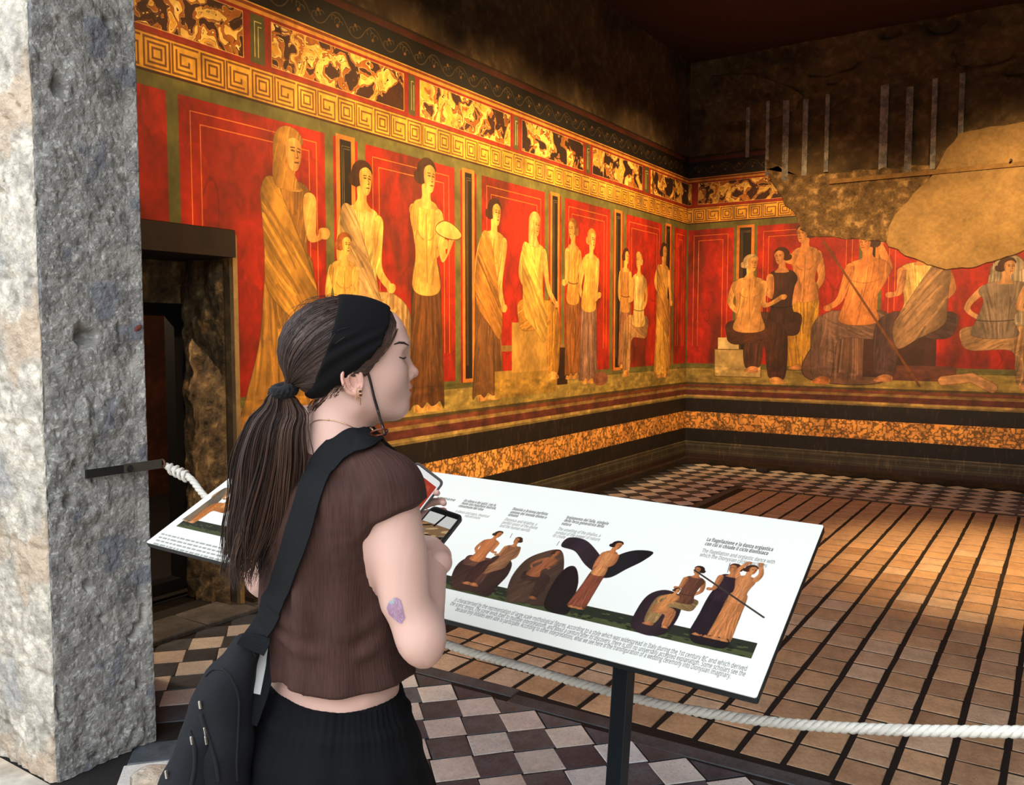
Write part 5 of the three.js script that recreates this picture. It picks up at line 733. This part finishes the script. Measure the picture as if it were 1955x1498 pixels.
{
  const cg = surfaceNets(capSdf, V3(-0.13, -0.07, -0.1), V3(0.12, 0.15, 0.1), 0.003, { uv: (f, u, s) => [Math.atan2(s, f + 0.112) * 0.8, u * 6] });
  const p = cg.attributes.position; for (let i = 0; i < p.count; i++) { const q = hp(p.getX(i), p.getY(i), p.getZ(i)); p.setXYZ(i, q.x, q.y, q.z); } cg.computeVertexNormals();
  const hair = mesh('hair', cg, new THREE.MeshPhysicalMaterial({ map: hairTex, roughness: 0.62, sheen: 0.08, sheenRoughness: 0.4, sheenColor: new THREE.Color(0.25, 0.14, 0.1) }), person); hair.userData.label = 'brown hair pulled back';
  const lists = [[], [], []];
  const surf = (v, o) => { const c = HV(0.003, 0.046, 0), d = v.clone().sub(c), e = 0.013 + 0.006 * smooth(0.02, -0.08, v.x) + o, k = Math.hypot(d.x / (0.099 + e), d.y / (0.079 + e * 0.85), d.z / (0.0735 + e * 0.8)); return c.addScaledVector(d, 1 / k); };
  for (let i = 0; i < 520; i++) { // from the hairline back to the tie
    const a = rr(-1.25, 1.25) , f0 = rr(-0.03, 0.07), st = HV(f0, 0.046 + Math.cos(a) * 0.1, Math.sin(a) * 0.1); const s0 = surf(st, 0); if (s0.y < gLine(s0.x) + 0.004) continue;
    const pts = [], o = rr(0.0, 0.0022), w = rr(-0.006, 0.006); for (let k = 0; k <= 12; k++) { const t = k / 12, q = s0.clone().lerp(tie, t); q.z += w * Math.sin(t * Math.PI); const e = surf(q, o); if (t > 0.8) e.lerp(tie, (t - 0.8) / 0.2 * 0.95); pts.push(hp(e.x, e.y, e.z)); }
    lists[i % 3].push(tube(pts, pts.map((_, k) => lerp(0.0011, 0.0014, k / 12)), 4));
  }
  for (let i = 0; i < 260; i++) { // nape and sides up to the tie
    const side = rnd() < 0.5 ? -1 : 1, f0 = rr(-0.075, 0.0), s0 = surf(HV(f0, gLine(f0) + rr(0.004, 0.03), side * 0.1), 0), pts = [], o = rr(0, 0.002); for (let k = 0; k <= 10; k++) { const t = k / 10, e = surf(s0.clone().lerp(tie, t), o); if (t > 0.75) e.lerp(tie, (t - 0.75) / 0.25 * 0.95); pts.push(hp(e.x, e.y, e.z)); } lists[i % 3].push(tube(pts, 0.0011, 4));
  }
  for (let i = 0; i < 70; i++) { // temple hair and loose wisps
    const s = HV(rr(0.045, 0.078), rr(0.04, 0.09), 0.05), q = surf(s, 0.0), e = surf(HV(rr(0.0, 0.03), rr(0.015, 0.03), 0.09), 0.001); if (q.y < gLine(q.x)) continue; const pts = []; for (let k = 0; k <= 8; k++) { const v = surf(q.clone().lerp(e, k / 8), 0.0005); v.y -= 0.006 * Math.sin(k / 8 * Math.PI); pts.push(hp(v.x, v.y, v.z)); } lists[1].push(tube(pts, 0.0008, 4));
  }
  for (let i = 0; i < 150; i++) { const f = rr(-0.062, -0.015), u = gLine(f) - rr(-0.004, 0.012), sgn = rnd() < 0.75 ? 1 : -1, a = HV(f, u + 0.006, 0.045 * sgn), pts = []; for (let k = 0; k <= 5; k++) pts.push(a.clone().add(HV(-0.0018 * k + rr(-1, 1) * 0.001, -0.0026 * k + 0.001 * rr(-1, 1), 0))); const w = pts.map((v) => { let s = 0.09; for (let q = 0; q < 40; q++) { if (headSdf(v.x, v.y, s * sgn) < 0.0008) break; s -= 0.002; } return hp(v.x, v.y, s * sgn); }); lists[1].push(tube(w, 0.00038, 3)); }
  for (let i = 0; i < 46; i++) { const a = rr(-0.2, 1.3), q = surf(HV(rr(-0.09, 0.0), 0.046 + Math.cos(a) * 0.1, Math.sin(a) * 0.1), 0), e = surf(q.clone().add(HV(rr(-0.05, -0.02), rr(-0.05, 0.0), rr(-0.01, 0.02))), 0), pts = [], lift = rr(0.004, 0.012); for (let k = 0; k <= 8; k++) { const v = surf(q.clone().lerp(e, k / 8), 0.001 + lift * Math.sin(k / 8 * Math.PI)); pts.push(hp(v.x, v.y, v.z)); } lists[i % 2].push(tube(pts, 0.00035, 3)); }
  lists.forEach((l, i) => mesh('hair_strands', merge(l), hairMats[i], hair));
}
{ // ponytail
  const cen = spline([hp(tie.x - 0.004, tie.y, tie.z), J(537, 772, 1.43), J(521, 815, 1.415), J(510, 880, 1.41), J(500, 950, 1.415), J(487, 1020, 1.425), J(474, 1080, 1.435), J(468, 1125, 1.44)], 40);
  const hw = table([[0, 0.012], [0.1, 0.024], [0.25, 0.044], [0.45, 0.056], [0.65, 0.054], [0.85, 0.040], [1, 0.034]]), hd = table([[0, 0.012], [0.15, 0.022], [0.4, 0.03], [1, 0.022]]);
  const ax = dirL(HR), az = dirL(HF), lists = [[], [], []];
  const clumps = Array.from({ length: 46 }, () => { const r = Math.sqrt(rnd()), an = rnd() * Math.PI * 2; return { a: Math.cos(an) * r, b: Math.sin(an) * r, ph: rnd() * 7, wa: rr(0.003, 0.011), wf: rr(6, 14), end: rr(0.72, 1.05), tone: Math.floor(rnd() * 3) }; });
  for (let i = 0; i < 1500; i++) {
    const cl = clumps[i % 46], ca = cl.a + rr(-0.22, 0.22), sa = cl.b + rr(-0.25, 0.25), end = Math.min(1, cl.end * rr(0.8, 1.02)), ph = cl.ph + rr(-0.35, 0.35), wa = cl.wa * rr(0.8, 1.2), wf = cl.wf, rad = rr(0.0005, 0.0011), pts = [], rs = [], stray = rnd() < 0.06 ? rr(1.2, 1.6) : 1;
    for (let k = 0; k <= 18; k++) { const t = k / 18 * end, q = cen[Math.min(40, Math.round(t * 40))].clone(), fl = t * 40 - Math.floor(t * 40); if (Math.floor(t * 40) < 40) q.copy(cen[Math.floor(t * 40)]).lerp(cen[Math.floor(t * 40) + 1], fl); q.addScaledVector(ax, ca * hw(t) * (1 + (stray - 1) * t) + Math.sin(t * wf + ph) * wa * t).addScaledVector(az, sa * hd(t) + Math.cos(t * wf * 0.8 + ph) * wa * t); pts.push(q); rs.push(rad * (k > 14 ? Math.max(0.15, (18.5 - k) / 4.5) : 1)); }
    lists[rnd() < 0.7 ? cl.tone : Math.floor(rnd() * 3)].push(tube(pts, rs, 3));
  }
  const pony = new THREE.Group(); pony.name = 'ponytail'; person.add(pony); pony.userData.label = 'long loose dark brown ponytail';
  lists.forEach((l, i) => mesh('hair_strands', merge(l), hairMats[i], pony));
  const tq = hp(tie.x + 0.004, tie.y, tie.z), td = cen[3].clone().sub(cen[0]).normalize(), tor = new THREE.TorusGeometry(0.015, 0.0095, 12, 30), tp = tor.attributes.position; for (let i = 0; i < tp.count; i++) { const n = 1 + 0.12 * Math.sin(i * 2.7); tp.setXYZ(i, tp.getX(i) * n, tp.getY(i) * n, tp.getZ(i) * 1.25); } tor.computeVertexNormals(); tor.applyQuaternion(new THREE.Quaternion().setFromUnitVectors(V3(0, 0, 1), td)).translate(tq.x, tq.y, tq.z);
  mesh('hair_tie', tor, std({ color: 0x0d0d0f, roughness: 0.95 }), person).userData.label = 'black fabric hair tie';
}
{ // wide black headband
  const back = table([[-0.04, 0.0], [-0.02, 0.0]]); const front = table([[-0.075, -0.046], [-0.05, -0.034], [-0.025, -0.012], [0.0, 0.012], [0.022, 0.030], [0.042, 0.052], [0.058, 0.082], [0.07, 0.112], [0.078, 0.14]]);
  const sdf = (f, u, s) => { const o = 0.0195 + 0.005 * smooth(0.02, -0.08, f) + 0.0022 * Math.sin((f * 0.6 - u) * 230 + 2 * Math.sin(u * 40)) * smooth(0.10, 0.05, u) * smooth(0.02, 0.05, Math.abs(s)); const out = ellipsoid(f, u, s, 0.003, 0.046, 0, 0.099 + o, 0.079 + o * 0.85, 0.0735 + o * 0.8); let d = Math.max(out, -(out + 0.012)); const bk = ((f + 0.018) * 0.9615 - (u - 0.13) * 0.325) ; /* back edge runs from the crown down to the nape */ const fr = front(f) - u; d = smax(d, -bk, 0.004); d = smax(d, fr, 0.004); return d; };
  const g = surfaceNets(sdf, V3(-0.13, -0.07, -0.11), V3(0.12, 0.16, 0.11), 0.0028), p = g.attributes.position; for (let i = 0; i < p.count; i++) { const q = hp(p.getX(i), p.getY(i), p.getZ(i)); p.setXYZ(i, q.x, q.y, q.z); } g.computeVertexNormals();
  mesh('headband', g, new THREE.MeshPhysicalMaterial({ color: 0x0b0a0c, roughness: 0.9, specularIntensity: 0.3 }), person).userData.label = 'wide black cloth headband';
}
{ // brow, lashes, tattoo
  const on = (f, u, sg, off) => { let s = 0.1; for (let i = 0; i < 120; i++) { const d = headSdf(f, u, s) - off; if (d < 0.0002) break; s -= Math.max(0.0003, d * 0.6); if (s < 0) break; } return hp(f, u, s * sg); };
  const dark = std({ color: 0x2a1a15, roughness: 0.9 });
  for (const sg of [1, -1]) { mesh('eyebrow', tube([[0.098, 0.054], [0.09, 0.058], [0.08, 0.059], [0.07, 0.056]].map(([f, u]) => on(f, u, sg, 0.0003)), [0.0012, 0.002, 0.0019, 0.0009], 6), dark, person); mesh('eyelashes', tube([[0.0955, 0.0335], [0.092, 0.0315], [0.087, 0.0315], [0.080, 0.034]].map(([f, u]) => on(f, u, sg, 0.0006)), [0.0008, 0.0014, 0.0014, 0.0008], 6), dark, person); }
  const out = [[741, 1152], [744, 1146], [748, 1149], [750, 1142], [757, 1141], [765, 1146], [768, 1158], [770, 1170], [773, 1179], [770, 1183], [766, 1190], [761, 1188], [752, 1181], [742, 1172], [738, 1160]], cx = 756, cy = 1165, pos = [], col = [], idx = [], rings = 7, N = out.length * 3;
  for (let r = 0; r <= rings; r++) for (let i = 0; i < N; i++) { const a = out[Math.floor(i / 3)], b = out[(Math.floor(i / 3) + 1) % out.length], t = (i % 3) / 3, x = lerp(cx, lerp(a[0], b[0], t), r / rings), y = lerp(cy, lerp(a[1], b[1], t), r / rings), p = march(bodySdf, x, y, 0.0014); pos.push(p.x, p.y, p.z); const leaf = y < 1152 && x < 752, edge = r === rings, n = hash(i, r, 6); col.push(...(leaf ? [0.24, 0.34, 0.38] : edge ? [0.24, 0.17, 0.33] : n > 0.75 ? [0.36, 0.26, 0.36] : [0.29, 0.16, 0.24])); }
  for (let r = 0; r < rings; r++) for (let i = 0; i < N; i++) { const a = r * N + i, b = r * N + (i + 1) % N; idx.push(a, a + N, b, b, a + N, b + N); }
  const g = new THREE.BufferGeometry(); g.setAttribute('position', new THREE.Float32BufferAttribute(pos, 3)); g.setAttribute('color', new THREE.Float32BufferAttribute(col, 3)); g.setIndex(idx); g.computeVertexNormals(); mesh('tattoo', g, std({ vertexColors: true, roughness: 0.6, side: THREE.DoubleSide }), person).userData.label = 'small purple strawberry tattoo';
}
tag(person, 'person in brown top and black skirt with headband and ponytail, reading the panel', 'person');

// ---------------------------------------------------------------- phones in her hands
const toW = (v) => v.clone().applyMatrix4(person.matrixWorld);
function phone(name, corner, w, l, label, caseCol, draw) { // corner: top right of the screen; w: towards the top left, l: towards the bottom right
  w = w.clone().normalize(); l = l.clone().addScaledVector(w, -l.dot(w)).normalize(); const n = new THREE.Vector3().crossVectors(l, w).normalize(); if (n.dot(CAM.clone().sub(corner)) < 0) n.negate();
  const g = group(name), W = 0.074, L = 0.15, c = corner.clone().addScaledVector(w, W / 2).addScaledVector(l, L / 2); g.position.copy(c);
  const x = w.clone().negate(), y = l.clone().negate(), z = new THREE.Vector3().crossVectors(x, y); g.quaternion.setFromRotationMatrix(new THREE.Matrix4().makeBasis(x, y, z));
  const s = new THREE.Shape(), r = 0.011, a = W / 2, b = L / 2; s.moveTo(-a + r, -b); s.lineTo(a - r, -b); s.quadraticCurveTo(a, -b, a, -b + r); s.lineTo(a, b - r); s.quadraticCurveTo(a, b, a - r, b); s.lineTo(-a + r, b); s.quadraticCurveTo(-a, b, -a, b - r); s.lineTo(-a, -b + r); s.quadraticCurveTo(-a, -b, -a + r, -b);
  mesh('case', new THREE.ExtrudeGeometry(s, { depth: 0.007, bevelEnabled: true, bevelSize: 0.0015, bevelThickness: 0.0015, bevelSegments: 3 }).translate(0, 0, -0.0085), std({ color: caseCol, roughness: 0.35 }), g);
  const cv = canvas(256, 520), q = cv.getContext('2d'); draw(q, 256, 520); const t = texOf(cv);
  const k = new THREE.Shape(); const e = 0.0035, r2 = 0.008; k.moveTo(-a + e + r2, -b + e); k.lineTo(a - e - r2, -b + e); k.quadraticCurveTo(a - e, -b + e, a - e, -b + e + r2); k.lineTo(a - e, b - e - r2); k.quadraticCurveTo(a - e, b - e, a - e - r2, b - e); k.lineTo(-a + e + r2, b - e); k.quadraticCurveTo(-a + e, b - e, -a + e, b - e - r2); k.lineTo(-a + e, -b + e + r2); k.quadraticCurveTo(-a + e, -b + e, -a + e + r2, -b + e);
  const sg = uvPlanar(new THREE.ShapeGeometry(k, 6).translate(0, 0, 0.0004), (px) => (px + a) / W, (px, py) => (py + b) / L);
  mesh('screen', sg, new THREE.MeshPhysicalMaterial({ color: 0x0a0a0a, emissive: 0xffffff, emissiveMap: t, emissiveIntensity: 0.8, roughness: 0.15 }), g);
  const pl = new THREE.RectAreaLight(0xffffff, 0.35, W * 0.9, L * 0.9); pl.name = 'screen_light'; pl.position.copy(c).addScaledVector(z, 0.004); pl.lookAt(c.clone().addScaledVector(z, 1)); scene.add(pl);
  tag(g, label, 'phone'); return { g, c, x, y, z, W, L };
}
const phone1 = phone('phone', p1c, p1w, p1l, 'phone in grey case showing a photo with a white border, held upright', 0x4a4644, (q, w, h) => { q.fillStyle = '#fbfbfa'; q.fillRect(0, 0, w, h); q.fillStyle = '#b4402e'; q.fillRect(22, 60, w - 44, 330); q.fillStyle = '#7a3a2c'; q.fillRect(22, 60, 46, 330); for (let i = 0; i < 26; i++) { q.fillStyle = ['#e8b04a', '#d85a3a', '#8a4a30', '#f0cc80', '#c8503a'][i % 5]; q.beginPath(); q.ellipse(60 + hash(i, 1, 5) * 150, 90 + hash(i, 2, 5) * 280, 8 + hash(i, 3, 5) * 16, 14 + hash(i, 4, 5) * 30, hash(i, 5, 5) * 2, 0, 7); q.fill(); } q.fillStyle = '#d0d0d0'; q.fillRect(60, 430, 136, 8); });
const phone2 = phone('phone', p2c, p2w, p2l, 'black phone with its camera open, held flat in her right hand', 0x0c0d10, (q, w, h) => { q.fillStyle = '#0b0b0c'; q.fillRect(0, 0, w, h); const gr = [['#d8d8d4', 50, 150], ['#8a6a48', 150, 250], ['#3a2c22', 250, 330], ['#6a4a34', 330, 420]]; for (const [c, a, b] of gr) { q.fillStyle = c; q.fillRect(8, a, w - 16, b - a); } q.strokeStyle = '#161412'; q.lineWidth = 16; q.beginPath(); q.moveTo(150, 30); q.lineTo(120, 170); q.stroke(); for (let i = 0; i < 40; i++) { q.fillStyle = ['#b88a50', '#241a14', '#8c7a66', '#c8a878'][i % 4]; q.beginPath(); q.ellipse(hash(i, 1, 8) * w, 150 + hash(i, 2, 8) * 270, 20 + 30 * hash(i, 3, 8), 6 + 8 * hash(i, 4, 8), -0.4, 0, 7); q.fill(); } q.fillStyle = '#0b0b0c'; q.fillRect(80, 0, 96, 26); q.fillRect(0, 430, w, 90); q.fillStyle = '#eeeeee'; q.beginPath(); q.arc(w / 2, 475, 26, 0, 7); q.fill(); });

// ---------------------------------------------------------------- shoulder bag with its strap
{
  const own = toW(J(455, 1340, 1.42)), bag = group('shoulder_bag'); bag.position.set(own.x, own.y - 0.2, own.z); bag.rotation.y = person.rotation.y; bag.updateMatrixWorld(true);
  const off = toL(bag.position);                                      // bag axes = the person's axes, moved
  const loc = (g) => g.translate(-off.x, -off.y, -off.z);
  const cloth = new THREE.MeshPhysicalMaterial({ color: 0x16171b, roughness: 0.82, specularIntensity: 0.4, bumpMap: scaled(fineBump, 8), bumpScale: 0.0005 }), web = new THREE.MeshPhysicalMaterial({ color: 0x0d0f12, specularIntensity: 0.4, roughness: 0.85, bumpMap: scaled(fineBump, 10), bumpScale: 0.0006 });
  const K = [[J(468, 1236, 1.43), 0.026], [J(436, 1304, 1.425), 0.041], [J(422, 1350, 1.42), 0.049], [J(412, 1420, 1.41), 0.060], [J(402, 1540, 1.40), 0.068]];
  const bagSdf = (x, y, z) => { let d = 9; for (let i = 0; i < K.length - 1; i++) d = smin(d, capsule(x, y, z, K[i][0], K[i + 1][0], K[i][1], K[i + 1][1]), 0.02); return d + (vnoise3(x * 22, y * 14, z * 22, 6) - 0.5) * 0.006; };
  const PK = [[J(378, 1420, 1.375), 0.036], [J(360, 1500, 1.37), 0.044], [J(358, 1570, 1.37), 0.045]];
  const pkSdf = (x, y, z) => { let d = 9; for (let i = 0; i < 2; i++) d = smin(d, capsule(x, y, z, PK[i][0], PK[i + 1][0], PK[i][1], PK[i + 1][1]), 0.02); return d + (vnoise3(x * 26, y * 18, z * 26, 9) - 0.5) * 0.006; };
  const bb = (list, pad) => { const lo = list[0][0].clone(), hi = lo.clone(); list.forEach(([p]) => { lo.min(p); hi.max(p); }); return [lo.subScalar(pad), hi.addScalar(pad)]; };
  mesh('main_compartment', loc(surfaceNets(bagSdf, ...bb(K, 0.11), 0.006, { uv: (x, y, z) => [x + z, y] })), cloth, bag);
  mesh('front_pocket', loc(surfaceNets(pkSdf, ...bb(PK, 0.08), 0.006, { uv: (x, y, z) => [x + z, y] })), cloth, bag);
  const both = (x, y, z) => Math.min(bagSdf(x, y, z), pkSdf(x, y, z));
  const onBag = (list, o) => list.map(([x, y]) => march(both, x, y, o)).filter(Boolean);
  const zipM = std({ color: 0x08090b, roughness: 0.95 }), chrome = std({ color: 0xc8c8c8, metalness: 1, roughness: 0.25 });
  const seam = (name, list, r, m) => onBag(list, 0.001).length > 1 && mesh(name, loc(tube(spline(onBag(list, 0.001), 30), r, 6)), m, bag);
  seam('zipper', [[350, 1374], [362, 1395], [371, 1425], [372, 1460], [366, 1497]], 0.0035, zipM); seam('zipper', [[384, 1362], [392, 1390], [402, 1420], [412, 1455], [418, 1490]], 0.0035, zipM);
  seam('seam', [[428, 1278], [440, 1292], [450, 1312], [456, 1335], [455, 1390], [452, 1450], [453, 1490]], 0.0022, zipM); seam('seam', [[392, 1290], [405, 1278], [428, 1278]], 0.0022, zipM); seam('seam', [[455, 1216], [470, 1226], [482, 1238], [488, 1252]], 0.0022, zipM);
  for (const [x, y] of [[366, 1413], [391, 1396], [393, 1413], [382, 1345], [318, 1478]]) { const p = march(both, x, y, 0.003); if (p) mesh('zip_pull', loc(new RoundedBoxGeometry(0.005, 0.014, 0.005, 2, 0.0015).rotateZ(0.3).translate(p.x, p.y, p.z)), chrome, bag); }
  // strap: over the right shoulder, across the back
  const ribbon = (pts, nor, width, th) => { const n = pts.length, pos = [], idx = []; for (let i = 0; i < n; i++) { const t = pts[Math.min(n - 1, i + 1)].clone().sub(pts[Math.max(0, i - 1)]).normalize(), s = new THREE.Vector3().crossVectors(t, nor[i]).normalize(), w = (Array.isArray(width) ? lerp(width[0], width[1], i / (n - 1)) : width) / 2; for (const [a, b] of [[-w, 0], [w, 0], [w, th], [-w, th]]) { const p = pts[i].clone().addScaledVector(s, a).addScaledVector(nor[i], b); pos.push(p.x, p.y, p.z); } } for (let i = 0; i < n - 1; i++) for (let k = 0; k < 4; k++) { const a = i * 4 + k, b = i * 4 + (k + 1) % 4; idx.push(a, b, a + 4, b, b + 4, a + 4); } for (const e of [0, (n - 1) * 4]) idx.push(e, e + 1, e + 2, e, e + 2, e + 3); const g = new THREE.BufferGeometry(); g.setAttribute('position', new THREE.Float32BufferAttribute(pos, 3)); g.setIndex(idx); const f = g.toNonIndexed(); f.computeVertexNormals(); return uvPlanar(f, (x) => x, (x, y) => y); };
  const outer = (x, y, z) => Math.min(shirtSdf(x, y, z), Math.hypot(x, y - 1.3, z) + 9);
  const backPx = [[690, 838], [668, 842], [645, 854], [623, 877], [603, 908], [590, 945], [577, 990], [563, 1035], [548, 1080], [532, 1125], [514, 1170]];
  let pts = backPx.map(([x, y]) => march(outer, x, y, 0.006)); pts.push(J(497, 1205, 1.43), J(478, 1240, 1.40));
  const front = [V3(0.072, 1.372, -0.04), V3(0.055, 1.335, -0.095), V3(0.02, 1.25, -0.125), V3(-0.04, 1.14, -0.13), V3(-0.1, 1.05, -0.11), V3(-0.14, 1.0, -0.06)];
  const path = spline([...front.slice().reverse(), ...pts], 140).map((p) => { const d = shirtSdf(p.x, p.y, p.z); if (d < 0.004 && p.y > 0.96) p.addScaledVector(gradOf(shirtSdf, p), 0.005 - d); return p; });
  const nrm = path.map((p) => gradOf((x, y, z) => smin(shirtSdf(x, y, z), bagSdf(x, y, z), 0.08), p, 0.03));
  mesh('strap', loc(ribbon(path, nrm, 0.050, 0.003)), web, bag).userData.label = 'wide black shoulder strap';
  const f2 = spline([V3(-0.14, 1.0, -0.06), J(528, 1165, 1.47), J(516, 1240, 1.45), J(503, 1312, 1.435), J(480, 1380, 1.42)], 30); mesh('lower_strap', loc(ribbon(f2, f2.map(() => dirL(HF.clone().negate().addScaledVector(HR, -0.3)).normalize()), 0.026, 0.003)), web, bag);
  const f3 = spline([J(516, 1195, 1.46), J(500, 1260, 1.445), J(484, 1322, 1.43)], 16); mesh('lining_strip', loc(ribbon(f3, f3.map(() => dirL(HF.clone().negate()).normalize()), [0.011, 0.025], 0.002)), std({ color: 0xb0b0b0, roughness: 0.8 }), bag).userData.label = 'pale grey strip beside the strap';
  tag(bag, 'black cross-body sling bag with zip pockets hanging at the person\'s hip', 'bag');
}
// ---------------------------------------------------------------- small worn things
{
  const sideP = (px, py, o) => { const p = march(headWorld, px, py, o); return p ? toW(p) : atDepth(px, py, 1.42); };
  // spectacles dangling from the ear
  const g = group('spectacles'), a = [[676, 692, 0.004], [690, 694, 0.004], [700, 706, 0.004], [707, 727, 0.004], [714, 757, 0.004], [722, 785, 0.006]].map((q) => sideP(...q)), e = atDepth(730, 812, 1.395), e2 = atDepth(735, 830, 1.385); g.position.copy(e2);
  const L = (v) => v.clone().sub(e2), arm = spline([...a, e, e2].map(L), 50), blk = std({ color: 0x0c0b0c, roughness: 0.3 }), tort = std({ color: 0x5a2414, roughness: 0.25 });
  mesh('temple', tube(arm, arm.map((_, i) => lerp(0.0016, 0.0028, i / 50)), 8), blk, g);
  const ring = (cx, cy, h, col) => { const pts = []; for (let i = 0; i <= 40; i++) { const t = i / 40 * Math.PI * 2, r = 1; pts.push(L(atDepth(cx + Math.cos(t) * 17, cy + Math.sin(t) * 5.5 - Math.cos(t) * 3, h + Math.sin(t) * 0.018))); } return tube(pts, 0.0016, 6); };
  mesh('rim', ring(724, 825, 1.39), tort, g); mesh('rim', ring(724, 825, 1.445), tort, g);
  mesh('bridge', tube(spline([atDepth(712, 821, 1.408), atDepth(707, 816, 1.418), atDepth(712, 821, 1.428)].map(L), 10), 0.0018, 6), std({ color: 0xc8a070, metalness: 1, roughness: 0.3 }), g);
  for (const h of [1.39, 1.445]) { const q = [L(atDepth(724, 825, h))], idx = []; for (let i = 0; i < 24; i++) { const t = i / 24 * Math.PI * 2; q.push(L(atDepth(724 + Math.cos(t) * 16, 825 + Math.sin(t) * 5 - Math.cos(t) * 3, h + Math.sin(t) * 0.017))); idx.push(0, i + 1, (i + 1) % 24 + 1); } const lg = new THREE.BufferGeometry().setFromPoints(q); lg.setIndex(idx); lg.computeVertexNormals(); mesh('lens', lg, new THREE.MeshPhysicalMaterial({ color: 0xffe8d8, transmission: 1, thickness: 0, roughness: 0.03 }), g); }
  tag(g, 'dark-rimmed spectacles dangling under her chin by one black temple from the ear', 'glasses');
  const ea = sideP(688, 742, 0.004), g2 = group('earring'); g2.position.copy(ea); const gold = std({ color: 0xd8b088, metalness: 0.9, roughness: 0.25 }), garnet = std({ color: 0x3a1210, roughness: 0.2 });
  mesh('hook', new THREE.TorusGeometry(0.0035, 0.0006, 6, 16).translate(0, 0.001, 0), gold, g2);
  for (const y of [-0.004, -0.0105]) { const m = mesh('bead', new THREE.SphereGeometry(0.0026, 12, 10), garnet, g2); m.position.set(0, y, 0.0); mesh('setting', new THREE.TorusGeometry(0.0028, 0.0007, 6, 16).rotateY(YAW).translate(0, y, 0), gold, g2); }
  mesh('drop', new THREE.CylinderGeometry(0.0011, 0.0013, 0.012, 8).translate(-0.001, -0.021, 0.0), gold, g2); const bar = mesh('bar', new THREE.CylinderGeometry(0.0008, 0.0008, 0.022, 8), gold, g2); const bp = sideP(680, 752, 0.006).sub(ea); bar.position.copy(bp); bar.rotation.z = -0.25;
  tag(g2, 'gold drop earring with two dark red stones in the right ear', 'earring');
  const nk = [[590, 812], [602, 803], [620, 801], [640, 803], [662, 810], [690, 824]].map(([x, y]) => sideP(x, y, 0.0012)), g3 = group('necklace'); g3.position.copy(nk[0]); const nn = spline(nk.map((v) => v.clone().sub(nk[0])), 40);
  mesh('chain', tube(nn, 0.0006, 5), gold, g3); const cl = mesh('clasp', new THREE.SphereGeometry(0.0018, 8, 8), gold, g3); cl.position.copy(nn[19]); tag(g3, 'fine gold necklace chain round the back of the neck', 'necklace');
}

renderer.render(scene, camera);
